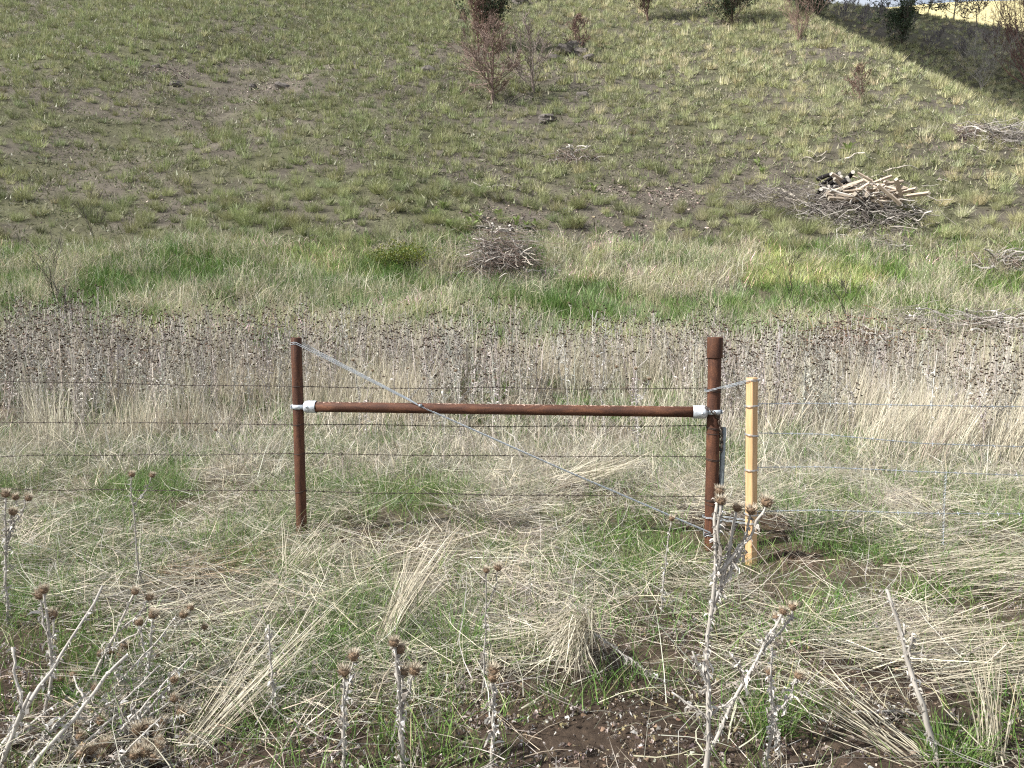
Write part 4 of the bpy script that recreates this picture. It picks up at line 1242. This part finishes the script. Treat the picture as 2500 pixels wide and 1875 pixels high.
scatter('near_pebbles', P_STONE, pb, rn.uniform(.004, .016, len(pb)), np.array([.9, .75, .62]) * ptint(pb, rn, .3, .05), .5, rn, mat=M_BARK, label='small pebbles and crumbs of soil near the camera')

# ------------------------------------------------------------------ rocks on the slope
ROCK_ME = [mesh_from('rock', *stone(950 + i, .28, True)[:2], None, [M_ROCK]) for i in range(6)]
for px, py, sz, lbl in ((1378, 135, .62, 'dark lumpy rock at the left of the outcrop below the small red juniper'), (1400, 118, .55, 'upper dark rock of the outcrop below the small red juniper'), (1436, 146, .42, 'low dark rock at the right of the outcrop'), (1352, 148, .38, 'small dark rock at the left foot of the outcrop'),
                        (1418, 136, .5, 'middle dark rock of the outcrop'), (1338, 293, .34, 'small dark rock below the bare juniper pair'), (1330, 300, .26, 'jagged small rock below the bare juniper pair'), (1420, 240, .32, 'split grey rock on the slope right of the dead junipers'),
                        (690, 215, .36, 'black rock in the scree patch left of centre'), (618, 217, .26, 'pale rock in the scree patch left of centre'), (430, 210, .28, 'dark rock left of the scree patch'), (1045, 178, .40, 'dark rock left of the red dead juniper'), (1330, 5, .8, 'wide dark rock ledge at the top behind the green juniper'), (1270, 8, .7, 'low dark rock ledge at the top edge'), (1655, 66, .4, 'grey rock right of the brown juniper'), (380, 165, .22, 'small dark rock high on the left slope')):
    g = on_ground(px, py)
    link('rock', ROCK_ME[int(rf.integers(0, 6))], loc=g + [0, 0, sz * .1], rot=(rf.normal(0, .2), rf.normal(0, .2), rf.uniform(0, TAU)), scale=sz, label=lbl, cat='rock', group='dark rocks on the hillside')

# ------------------------------------------------------------------ trees and shrubs
def branch_tree(rng, h, width, nprim=26, z0=.12, up=(15, 50), trunks=1, profile=None, sub=7, twig=4, r0=None, droop=0.0, lean=(0, 0)):
    """tapered trunk, limbs, branchlets and twigs; returns trunk segments, branch segments and twig tips"""
    profile = profile or (lambda f: (1.08 - f) ** .8)
    r0 = r0 or h * .022
    T = []; S = []; tips = []
    for tr in range(trunks):
        n = 9; az = rng.uniform(0, TAU); off = 0 if trunks == 1 else .16
        zz = np.linspace(0, 1, n)
        tp_ = np.stack([np.cumsum(rng.normal(0, .012, n)) * h + zz * (lean[0] + off * math.cos(az)) * h, np.cumsum(rng.normal(0, .012, n)) * h + zz * (lean[1] + off * math.sin(az)) * h, zz * h * (1 if tr == 0 else rng.uniform(.7, .95))], 1); tp_[0] = 0
        rr = r0 * (1 - .92 * zz)
        for i in range(n - 1): T.append((tp_[i], tp_[i + 1], rr[i], rr[i + 1]))
        for b in range(nprim // trunks):
            f = z0 + (1 - z0) * (b + rng.uniform(0, 1)) / (nprim // trunks); f = min(f, .985)
            i = min(int(f * (n - 1)), n - 2); p = tp_[i] + (tp_[i + 1] - tp_[i]) * (f * (n - 1) - i)
            L = width * .62 * profile(f) * rng.uniform(.6, 1.25) / max(.55, math.cos(math.radians(sum(up) / 2)))
            a = rng.uniform(0, TAU); el = math.radians(rng.uniform(*up)); k = 5; rad = rr[i] * .45
            pts = [p]
            for j in range(k):
                d = np.array([math.cos(a) * math.cos(el), math.sin(a) * math.cos(el), math.sin(el)])
                pts.append(pts[-1] + d * L / k); a += rng.normal(0, .16); el += rng.normal(.08 - droop, .12)
            for j in range(k): S.append((pts[j], pts[j + 1], rad * (1 - j / k * .8), rad * (1 - (j + 1) / k * .8)))
            for q in range(sub):
                j = min(k - 1, int(rng.uniform(.25, 1) * k)); o = pts[j] + (pts[j + 1] - pts[j]) * rng.uniform(0, 1)
                a2 = a + rng.choice([-1, 1]) * rng.uniform(.3, 1.1); e2 = el + rng.normal(.15 - droop, .35); l2 = L * rng.uniform(.18, .42)
                d = np.array([math.cos(a2) * math.cos(e2), math.sin(a2) * math.cos(e2), math.sin(e2)])
                m_ = o + d * l2 * .55; e_ = m_ + unit(d + rng.normal(0, .25, 3)) * l2 * .45
                S.append((o, m_, rad * .3, rad * .22)); S.append((m_, e_, rad * .22, rad * .12))
                for w_ in range(twig):
                    st = o + (e_ - o) * rng.uniform(.3, 1); te = st + unit(d + rng.normal(0, .5, 3)) * l2 * rng.uniform(.25, .55)
                    S.append((st, te, rad * .14, rad * .07)); tips.append(te)
            tips.append(pts[-1])
    return T, S, np.array(tips)


def seg_mesh(name, segs, col, rng, sides, rmin, mat=M_BARK):
    p0 = np.array([s[0] for s in segs]); p1 = np.array([s[1] for s in segs]); ra = np.maximum([s[2] for s in segs], rmin); rb = np.maximum([s[3] for s in segs], rmin * .7)
    v, t, k = tubes(p0, p1, ra, rb, sides)
    c = np.repeat(np.asarray(col) * rng.uniform(.7, 1.3, (len(segs), 1)), k, 0)
    return mesh_from(name, v, t, c, [mat])


def leaf_cloud(rng, tips, per, rad, size, pal):
    n = len(tips) * per
    c = np.repeat(tips, per, 0) + rng.normal(0, rad, (n, 3))
    a = unit(rng.normal(0, 1, (n, 3)) + [0, 0, .6]); b = unit(np.cross(a, rng.normal(0, 1, (n, 3))))
    L = rng.uniform(.6, 1.4, (n, 1)) * size
    v = np.stack([c - b * L * .3, c + b * L * .3, c + a * L], 1).reshape(-1, 3)
    tone = np.repeat(rng.uniform(.65, 1.35, (len(tips), 1)), per, 0)
    col = np.asarray(pal)[rng.integers(0, len(pal), n)] * tone * rng.uniform(.8, 1.2, (n, 1))
    return v, np.arange(3 * n).reshape(-1, 3), np.repeat(col, 3, 0)


REDDEAD = [(0.20, 0.125, 0.098), (0.15, 0.10, 0.08), (0.25, 0.165, 0.13)]
JUNIPER = [(0.050, 0.075, 0.036), (0.035, 0.058, 0.028), (0.070, 0.095, 0.048)]
BROWNJ = [(0.115, 0.075, 0.045), (0.085, 0.06, 0.036), (0.06, 0.07, 0.032)]
GREYT = (0.155, 0.125, 0.105)


def tree(name, label, cat, base, hpx, wpx, seed, bark, foliage=None, per=0, leaf_size=.05, leaf_r=.06, group=None, rmin=.011, g=None, **k):
    g = on_ground(*base) if g is None else g; rng = np.random.default_rng(seed)
    sc = np.linalg.norm(g - EYE) / FPX; h = hpx * sc; w = wpx * sc
    T, S, tips = branch_tree(rng, h, w, **k)
    root = link(name, None, loc=g - [0, 0, .05], label=label, cat=cat, group=group)
    link('trunk', seg_mesh('trunk', T, np.asarray(bark) * .75, rng, 7, rmin), root)
    mb = MB()
    p0 = np.array([s[0] for s in S]); p1 = np.array([s[1] for s in S]); ra = np.maximum([s[2] for s in S], rmin); rb = np.maximum([s[3] for s in S], rmin * .7)
    v, t, kk = tubes(p0, p1, ra, rb, 3); mb.add(v, t, np.repeat(np.asarray(bark) * rng.uniform(.7, 1.35, (len(S), 1)), kk, 0))
    link('branches', mb.mesh('branches', [M_BARK]), root, kind='stuff')
    if foliage is not None:
        mb = MB(); mb.add(*leaf_cloud(rng, tips, per, leaf_r, leaf_size, foliage))
        link('crown', mb.mesh('crown', [M_GRASS]), root)
    return root


cone = lambda f: (.55 + 1.5 * f) if f < .3 else (1.06 - f) / .76
globe = lambda f: .35 + .75 * math.sin(math.pi * min(1, f * .9 + .12))
tree('dead_juniper', 'tall reddish dead juniper with bare lower limbs on the slope', 'tree', (1201, 255), 196, 165, 1, (0.20, 0.145, 0.12), REDDEAD, 1, .05, .05, nprim=56, z0=.12, up=(-5, 32), profile=cone, sub=8, twig=4)
tree('dead_juniper', 'grey bare twin-trunk juniper right of the reddish dead one', 'tree', (1303, 226), 130, 150, 2, (0.23, 0.19, 0.165), None, nprim=30, z0=.08, up=(10, 45), trunks=2, profile=lambda f: (1.15 - f) ** .6, sub=7, twig=4)
tree('juniper_tree', 'tall green juniper with browned lower left side at the top edge', 'tree', (1190, 122), 190, 100, 3, (0.14, 0.10, 0.08), JUNIPER, 9, .13, .12, nprim=60, z0=.06, up=(35, 70), profile=globe, sub=6, twig=3)
tree('dead_juniper', 'red brown dead shrub leaning at the foot of the tall green juniper', 'shrub', (1168, 130), 95, 75, 33, (0.15, 0.095, 0.075), REDDEAD, 3, .07, .06, nprim=26, z0=.05, up=(35, 70), profile=globe, sub=6, twig=3)
tree('dead_juniper', 'small red dead juniper growing out of the rock outcrop', 'tree', (1413, 124), 80, 52, 4, (0.16, 0.10, 0.085), REDDEAD, 2, .07, .05, nprim=30, z0=.05, up=(20, 55), profile=cone, sub=6, twig=3)
tree('juniper_tree', 'brown and green juniper cut off by the top edge', 'tree', (1582, 52), 115, 75, 5, (0.13, 0.085, 0.065), BROWNJ, 9, .12, .10, nprim=46, z0=.06, up=(40, 72), profile=globe, sub=6, twig=3)
tree('juniper_tree', 'dense dark green juniper bush on the skyline right of centre', 'tree', (1788, 66), 95, 108, 6, (0.12, 0.09, 0.07), JUNIPER, 10, .13, .12, nprim=60, z0=.03, up=(25, 70), profile=globe, sub=7, twig=3)
tree('dead_shrub', 'wide reddish bare shrub fanning out near the ridge', 'shrub', (1950, 103), 70, 105, 7, (0.19, 0.13, 0.105), None, nprim=26, z0=.02, up=(25, 65), trunks=3, profile=lambda f: 1.0, sub=7, twig=4, rmin=.009)
tree('dead_shrub', 'small thin rusty dead juniper low on the right slope', 'shrub', (2103, 255), 85, 58, 8, (0.17, 0.115, 0.09), REDDEAD, 2, .05, .04, nprim=26, z0=.12, up=(15, 50), profile=cone, sub=5, twig=3)
tree('dead_juniper', 'big red brown dead bush at the right edge', 'tree', (2515, 232), 165, 175, 9, (0.15, 0.09, 0.075), [(0.15, .082, .062), (.11, .06, .048), (.18, .11, .085)], 6, .10, .10, nprim=60, z0=.03, up=(35, 72), profile=globe, sub=7, twig=3)
tree('grey_shrub', 'pale grey bare shrub on the ridge left of the red bush', 'shrub', (2395, 222), 55, 110, 10, (0.27, 0.25, 0.225), None, nprim=24, z0=.02, up=(20, 60), trunks=3, profile=lambda f: 1.0, sub=6, twig=4, rmin=.008)
tree('dead_shrub', 'faint bare shrub at the top edge left of the green juniper bush', 'shrub', (1722, 28), 45, 50, 34, (0.20, 0.15, 0.125), None, nprim=20, z0=.05, up=(25, 60), profile=lambda f: 1.0, sub=5, twig=3, rmin=.012)
SHD = 'shrubs on the shaded far slope'
tree('juniper_tree', 'narrow dark juniper at the left of the ridge top bushes', 'tree', (1958, 42), 46, 28, 11, (0.10, 0.08, 0.07), JUNIPER, 8, .16, .15, nprim=30, z0=.03, up=(40, 75), profile=globe, sub=4, twig=3, group=SHD)
tree('juniper_tree', 'dark green juniper on the ridge right of the narrow one', 'tree', (1998, 46), 42, 40, 12, (0.10, 0.08, 0.07), JUNIPER, 8, .16, .15, nprim=30, z0=.03, up=(35, 75), profile=globe, sub=4, twig=3, group=SHD)
tree('juniper_tree', 'dark round juniper at the top edge above the ridge', 'tree', (2025, 10), 40, 44, 13, (0.10, 0.08, 0.07), JUNIPER, 8, .18, .16, nprim=30, z0=.03, up=(30, 75), profile=globe, sub=4, twig=3, group=SHD)
tree('juniper_tree', 'dark green juniper bush half hidden by the ridge on the shaded slope', 'tree', (2205, 118), 56, 60, 14, (0.10, 0.08, 0.07), JUNIPER, 8, .16, .15, nprim=34, z0=.03, up=(30, 75), profile=globe, sub=5, twig=3, group=SHD)
for px, py, hp, wp_, sd, lbl in ((2085, 30, 44, 80, 15, 'grey bare thicket on the ridge top left of the skyline tree'), (2060, 52, 30, 75, 16, 'dark low thicket just behind the ridge'), (2110, 62, 28, 70, 17, 'dark bare thicket behind the ridge below the grey thicket'), (2150, 52, 30, 60, 18, 'dark bare shrub on the shaded slope below the skyline tree'),
                                (2222, 72, 34, 42, 19, 'small round bare shrub on the shaded slope'), (2268, 132, 46, 85, 20, 'largest dark bare shrub on the shaded slope above the ridge'), (2292, 102, 26, 48, 21, 'bare shrub above the largest dark shrub'), (2370, 104, 24, 44, 22, 'small grey shrub in the middle of the shaded slope'),
                                (2430, 92, 26, 50, 23, 'small grey shrub high on the shaded slope'), (2410, 112, 24, 44, 24, 'low grey shrub under the high grey shrub'), (2475, 108, 26, 60, 25, 'dark bare shrub on the shaded slope near the right edge'), (2350, 140, 28, 60, 26, 'low bare shrub in the shade above the grey ridge shrub')):
    tree('bare_shrub', lbl, 'shrub', (px, py), hp * .62, wp_ * .5, sd, (0.17, 0.155, 0.155), None, nprim=14, z0=.05, up=(25, 70), trunks=2, profile=globe, sub=6, twig=4, rmin=.017, group=SHD)


def skyline(px, py, Y):
    p = at(px, py, Y)
    return np.array([p[0], p[1], float(ground_z(p[0], p[1]))])


tree('skyline_tree', 'dark dense tree on the skyline at upper right', 'tree', (2222, 40), 58, 80, 27, (0.08, 0.065, 0.055), [(.04, .05, .035), (.055, .06, .04)], 3, .22, .20, nprim=26, z0=.25, up=(0, 45), trunks=2, profile=globe, sub=6, twig=3, rmin=.03)
tree('skyline_tree', 'bare crooked tree leaning right of the dark skyline tree', 'tree', (2262, 38), 50, 60, 28, (0.08, 0.065, 0.055), None, nprim=14, z0=.35, up=(10, 60), profile=globe, sub=5, twig=3, rmin=.03, lean=(.4, 0))
tree('skyline_tree', 'pale leafless tree on the skyline lit against the yellow hill', 'tree', (2328, 50), 72, 75, 29, (0.34, 0.31, 0.25), [(.40, .37, .27), (.32, .30, .21)], 4, .2, .2, nprim=34, z0=.15, up=(15, 60), profile=globe, sub=5, twig=3, rmin=.025)
tree('skyline_tree', 'bare spreading crooked tree on the edge of the shaded slope', 'tree', (2386, 66), 52, 92, 30, (0.10, 0.08, 0.07), None, nprim=18, z0=.4, up=(0, 45), trunks=2, profile=lambda f: 1.0, sub=7, twig=4, rmin=.026)
tree('skyline_tree', 'small bare tree right of the spreading crooked tree', 'tree', (2446, 70), 34, 30, 31, (0.10, 0.08, 0.07), None, nprim=14, z0=.3, up=(20, 60), profile=globe, sub=5, twig=3, rmin=.024)
BURN = 'burnt saplings in the grass below the hill'
for base, hp, wp_, sd, ln, lbl in (((134, 742), 105, 100, 41, (-.25, 0), 'thin burnt sapling with fine grey twigs at the left in the green grass'), ((157, 846), 80, 100, 42, (.35, 0), 'forked burnt sapling standing in the thistle tops at the left'), ((232, 588), 60, 60, 43, (-.1, 0), 'small burnt sapling at the foot of the left slope'),
                                   ((1933, 732), 82, 60, 44, (-.2, 0), 'thin black sapling in the green grass right of the right post'), ((2087, 808), 108, 80, 45, (-.45, 0), 'leaning black sapling above the red brown brush at the right')):
    tree('burnt_sapling', lbl, 'sapling', base, hp, wp_, sd, (0.045, 0.038, 0.035), None, nprim=9, z0=.3, up=(35, 70), trunks=2, profile=lambda f: .8, sub=4, twig=3, rmin=.004, lean=ln, group=BURN, r0=.016)

# yellow-green leafy shrub beside the middle brush pile
gB = on_ground(985, 655); rs_ = np.random.default_rng(88)
root = link('green_shrub', None, loc=gB, label='low yellow green leafy shrub left of the middle brush pile', cat='shrub')
tp_ = np.stack([rs_.normal(0, .48, 260), rs_.normal(0, .35, 260), np.abs(rs_.normal(.28, .16, 260))], 1)
mb = MB(); mb.add(*leaf_cloud(rs_, tp_, 14, .07, .05, [(.13, .17, .03), (.09, .13, .028), (.19, .20, .04)])); link('crown', mb.mesh('crown', [M_GRASS]), root)
link('stems', seg_mesh('stems', [(np.array([rs_.normal(0, .2), rs_.normal(0, .15), 0]), tp_[i], .008, .004) for i in range(50)], (.10, .08, .05), rs_, 3, .003), root)

# ------------------------------------------------------------------ leafy rosettes
LV = []
for i in range(3):
    rr_ = np.random.default_rng(500 + i); n = 6; f = np.linspace(0, 1, n); wd = .055 * np.sin(math.pi * (f * .85 + .1)) ** .8
    cx_ = f * .30; cz_ = .20 * np.sin(f * 1.9) * rr_.uniform(.7, 1.2); vv = []
    for j in range(n): vv += [[cx_[j], -wd[j], cz_[j] + .015], [cx_[j], 0, cz_[j]], [cx_[j], wd[j], cz_[j] + .015]]
    tt_ = []
    for j in range(n - 1):
        a = j * 3
        tt_ += [[a, a + 1, a + 4], [a, a + 4, a + 3], [a + 1, a + 2, a + 5], [a + 1, a + 5, a + 4]]
    LV.append(mesh_from('leaf', vv, tt_, np.tile([.22, .28, .10], (len(vv), 1)), [M_GRASS], smooth=True))
for px, py, sz, lbl in ((2072, 376, 1.1, 'pale green leafy rosette above the big brush pile'), (1062, 528, .8, 'leafy rosette at the left of the burnt patch'), (1082, 512, .8, 'small leafy rosette at the upper left of the burnt patch'), (1098, 563, 1.0, 'leafy rosette left of the twin rosettes'), (1148, 560, 1.1, 'lower of the twin leafy rosettes'),
                        (1164, 540, 1.0, 'upper of the twin leafy rosettes'), (1215, 528, .8, 'small leafy rosette behind the charred stump'), (1260, 553, .9, 'leafy rosette right of the charred stump'), (1284, 560, .7, 'small leafy rosette right of the charred stump rosette'), (1305, 552, .6, 'tiny leafy rosette at the right of the burnt patch'), (1450, 470, .9, 'pale leafy rosette at the left of the red scree'), (1860, 425, .8, 'leafy rosette at the upper left of the big brush pile'), (1850, 405, .8, 'pale leafy clump left of the big brush pile')):
    root = link('leafy_rosette', None, loc=on_ground(px, py), label=lbl, cat='leafy plant', group='leafy rosettes on the slope')
    n = int(rf.integers(9, 14))
    for k in range(n):
        lo = link('leaf', LV[k % 3], root, rot=(rf.normal(0, .15), rf.uniform(-.5, .1), k * TAU / n + rf.normal(0, .2)), scale=sz * rf.uniform(.7, 1.2))
        lo.color = (*(np.ones(3) * rf.uniform(.8, 1.3)), 1)

# ------------------------------------------------------------------ brush piles of cut juniper
GREYB = np.array([0.30, 0.28, 0.255])
def branch_mesh(rng, L, r, col, endcol=None, bend=.06, sides=6):
    n = 7; pts = bent(np.array([-L / 2, 0, 0]), np.array([L / 2, 0, 0]), rng, L * bend / 3, n)
    v, t = chain_tube(pts, np.linspace(r, r * (.35 if bend > .03 else .85), n), sides)
    c = np.tile(np.asarray(col) * rng.uniform(.75, 1.25), (len(v), 1))
    if endcol is not None:
        pts_ = [pts[0] - [.003, 0, 0], pts[-1] + [.003, 0, 0]]
        k = np.arange(sides)
        for e, (q, s_) in enumerate(zip(pts_, (0, (n - 1) * sides))):
            ring = v[s_:s_ + sides] * .97 + q * .03 + (q - pts[0 if e == 0 else -1])
            v = np.concatenate([v, ring, q[None]]); o = len(v) - sides - 1
            tri = np.stack([o + k, o + (k + 1) % sides, np.full(sides, o + sides)], 1)
            t = np.concatenate([t, tri[:, ::-1] if e == 0 else tri]); c = np.concatenate([c, np.tile(endcol, (sides + 1, 1))])
    return mesh_from('branch', v, t, c, [M_BARK])


BR_ME = []
rb_ = np.random.default_rng(601)
for i in range(8): BR_ME.append(branch_mesh(rb_, 1.0, .018, GREYB, None, .12, 5))


def place_part(name, me, root, p, az, el, sc):
    o = link(name, me, root, loc=p, rot=(rb_.uniform(0, TAU), 0, 0), scale=sc)
    d = np.array([math.cos(az) * math.cos(el), math.sin(az) * math.cos(el), math.sin(el)])
    o.rotation_euler = Vector(d.tolist()).to_track_quat('X', 'Z').to_euler()
    return o


def twig_mass(rng, n, cen, rad, L, r, cols, flat=.25, az=None):
    ctr = rng.normal(0, 1, (n, 3)) * rad + cen; ctr[:, 2] = np.abs(ctr[:, 2])
    a = rng.uniform(0, TAU, n) if az is None else az + rng.normal(0, .5, n)
    d = unit(np.stack([np.cos(a), np.sin(a), rng.normal(0, flat, n)], 1)); l = rng.uniform(*L, n)[:, None]
    m = ctr + rng.normal(0, .06, (n, 3)) * l
    p0 = np.concatenate([ctr - d * l / 2, m]); p1 = np.concatenate([m, ctr + d * l / 2 + [0, 0, -.03]])
    rr = rng.uniform(*r, n); rr2 = np.concatenate([rr, rr * .8])
    v, t, k = tubes(p0, p1, rr2, rr2 * .7, 3)
    c = np.asarray(cols)[rng.integers(0, len(cols), n)] * rng.uniform(.7, 1.25, (n, 1)); c = np.concatenate([c, c])
    return v, t, np.repeat(c, k, 0)


def pile(label, base, rx, ry, hz, nb, ntw, seed, cols, twr=(.004, .009), brl=(.6, 1.8), slope=.5):
    g = on_ground(*base); rng = np.random.default_rng(seed)
    root = link('brush_pile', None, loc=g, label=label, cat='brush pile', group='piles of cut branches')
    for i in range(nb):
        x, y = rng.normal(0, rx * .5), rng.normal(0, ry * .5); L = rng.uniform(*brl)
        z = float(ground_z(g[0] + x, g[1] + y)) - g[2] + rng.uniform(.15, 1.25) * hz * math.exp(-.8 * (x / rx) ** 2 - .8 * (y / ry) ** 2) + .04
        o = place_part('branch', BR_ME[i % 8], root, (x, y, z), rng.uniform(0, TAU), rng.normal(.05, .25), (L, rng.uniform(.7, 2.0) * .9, rng.uniform(.7, 2.0) * .9))
        o.color = (*(np.ones(3) * rng.uniform(.7, 1.9)), 1)
    mb = MB(); mb.add(*twig_mass(rng, ntw, [0, 0, hz * .3], [rx * .5, ry * .5, hz * .45], (.25, .9), twr, cols))
    v = mb.v[0]; v[:, 2] += ground_z(g[0] + v[:, 0], g[1] + v[:, 1]) - g[2]
    link('twigs', mb.mesh('twigs', [M_BARK]), root, kind='stuff')
    return root, g, rng


TW_GREY = [(.24, .215, .195), (.16, .14, .125), (.33, .30, .275), (.11, .09, .08)]
TW_BROWN = [(.15, .105, .085), (.10, .07, .058), (.21, .165, .14)]
big, gb, rng_ = pile('largest brush pile with charred stacked logs and split wood on the right slope', (2095, 530), 1.9, 1.0, .75, 110, 1200, 71, TW_GREY)
LOG_ME = [branch_mesh(rb_, .7, .075, (.018, .016, .017), (.50, .47, .42), .01, 9) for _ in range(3)]
SPLIT_ME = [branch_mesh(rb_, .75, .055, (.42, .345, .27), (.5, .44, .36), .012, 4) for _ in range(3)]
c0 = at(2035, 468, gb[1] + .5) - gb; c1 = at(2050, 408, gb[1] + 1.1) - gb
for i in range(44):
    f = i / 43; p = c0 * (1 - f) + c1 * f + np.array([rng_.normal(0, .22), rng_.normal(0, .15), 0]); p[2] = ground_z(gb[0] + p[0], gb[1] + p[1]) - gb[2] + .10 + rng_.uniform(.0, .75)
    place_part('charred_log', LOG_ME[i % 3], big, p, rng_.uniform(-1.9, -.9), rng_.normal(.1, .15), rng_.uniform(.75, 1.15))
for i in range(44):
    p = np.array([rng_.normal(.25, .55), rng_.normal(.1, .35), 0]); p[2] = ground_z(gb[0] + p[0], gb[1] + p[1]) - gb[2] + .55 + abs(rng_.normal(.25, .18))
    o = place_part('split_log', SPLIT_ME[i % 3], big, p, rng_.uniform(0, TAU), rng_.normal(.1, .35), rng_.uniform(.6, 1.5)); o.color = (*(np.ones(3) * rng_.uniform(.6, 1.25)), 1)
for px, py, az, el, L in ((2170, 465, -1.05, -.2, 1.3), (2150, 440, .15, .05, 1.4), (2200, 425, .3, .1, 1.5), (2095, 395, .05, .05, 1.0), (2230, 500, -.3, 0, 2.2), (2150, 565, -.5, -.1, 2.0), (1900, 480, 2.0, .3, 1.6), (1910, 500, 2.4, .2, 1.8), (2190, 540, -.25, 0, 2.4), (1985, 395, 2.4, 0, .9), (1990, 380, 2.1, .1, 1.0)):
    p = on_ground(px, py) - gb + [0, 0, .12]
    o = place_part('branch', BR_ME[int(rb_.integers(0, 8))], big, p, az, el, (L, 2.2, 2.2)); o.color = (1.45, 1.4, 1.3, 1)
mb = MB(); mb.add(*twig_mass(rng_, 420, at(1905, 470, gb[1]) - gb + [0, .4, 0], [.6, .4, .2], (.3, .8), (.004, .008), TW_GREY, .4)); v = mb.v[0]
link('twigs', mb.mesh('twigs', [M_BARK]), big, kind='stuff', label='grey twiggy heap at the left end of the pile')
midp, gm, rng_ = pile('middle brush pile of dark twigs with pale curved branches below the burnt patch', (1225, 668), .95, .75, .95, 60, 1700, 72, TW_BROWN + TW_GREY[:2], (.003, .007), (.4, 1.3))
for i in range(14):
    a = -1.2 + rng_.normal(0, .5)
    p = at(1265, 630, gm[1] + .1) - gm + np.array([math.cos(a) * .4, math.sin(a) * .4, rng_.uniform(-.05, .15)])
    o = place_part('branch', BR_ME[i % 8], midp, p, a, -.35 + rng_.normal(0, .15), (rng_.uniform(.7, 1.3), 1.1, 1.1)); o.color = (1.6, 1.55, 1.45, 1)
sb = on_ground(1212, 578)
stump = link('charred_stump', None, loc=sb, label='charred black stump with sawn pale stubs above the middle brush pile', cat='stump')
for i in range(22):
    place_part('charred_log', LOG_ME[i % 3], stump, (rng_.normal(.1, .22), rng_.normal(-.12, .22), .06 + abs(rng_.normal(.06, .07))), rng_.uniform(-2.4, -.5), rng_.normal(.3, .3), rng_.uniform(.3, .6))
for az, L in ((1.9, 1.9), (.25, 1.3), (.4, 1.1), (2.9, 1.2), (.1, 1.0)):
    o = place_part('branch', BR_ME[int(rb_.integers(0, 8))], stump, (math.cos(az) * L * .45, math.sin(az) * L * .45, .16 + math.sin(az) * L * .2), az, .4 * math.sin(az) + .05, (L, 1.4, 1.4)); o.color = (.7, .68, .66, 1)
pile('small twig pile with a pale fork in the middle of the slope', (1395, 395), .75, .5, .35, 16, 320, 73, TW_BROWN + TW_GREY[:1], (.004, .009), (.4, 1.2))
pile('brush pile with long bleached limbs cut off by the right edge', (2465, 345), 1.7, .9, .5, 50, 620, 74, TW_GREY, (.005, .011), (.6, 2.2))
pile('low brown twig heap left of the right edge brush pile', (2375, 335), 1.0, .5, .3, 6, 420, 75, TW_BROWN, (.004, .009), (.4, 1.0))
pile('small bleached twig pile below the big brush pile', (2150, 610), .55, .35, .25, 14, 180, 76, TW_GREY, (.004, .008), (.3, .9))
pile('dark brush pile with cut ends at the right edge above the green band', (2455, 655), 1.0, .5, .35, 34, 380, 77, TW_GREY + TW_BROWN, (.004, .009), (.4, 1.4))
pile('tangled grey branch pile at the right edge behind the thistles', (2420, 830), 1.0, .6, .5, 40, 500, 78, TW_GREY + TW_BROWN, (.004, .008), (.5, 1.6))
pile('long pale twig heap left of the right edge tangle', (2250, 815), .9, .5, .4, 14, 420, 79, TW_GREY, (.003, .007), (.4, 1.2))
pile('red brown needle covered brush heap behind the thistles right of the stake', (2090, 880), 1.1, .5, .62, 14, 700, 80, [(.20, .10, .065), (.14, .075, .05), (.10, .065, .05)], (.004, .008), (.5, 1.4))
lg = on_ground(1185, 460)
fl = link('fallen_limb', None, loc=lg, label='bleached fallen limb lying on the slope above the burnt patch', cat='branch')
for az, L, w in ((-.32, 1.5, 1.6), (.5, .6, .7), (-.9, .5, .7), (-.1, .5, .6)):
    o = place_part('branch', BR_ME[int(rb_.integers(0, 8))], fl, (math.cos(az) * L * .2, math.sin(az) * L * .2, .10), az, .5 * math.sin(az), (L, w, w)); o.color = (1.7, 1.65, 1.6, 1)
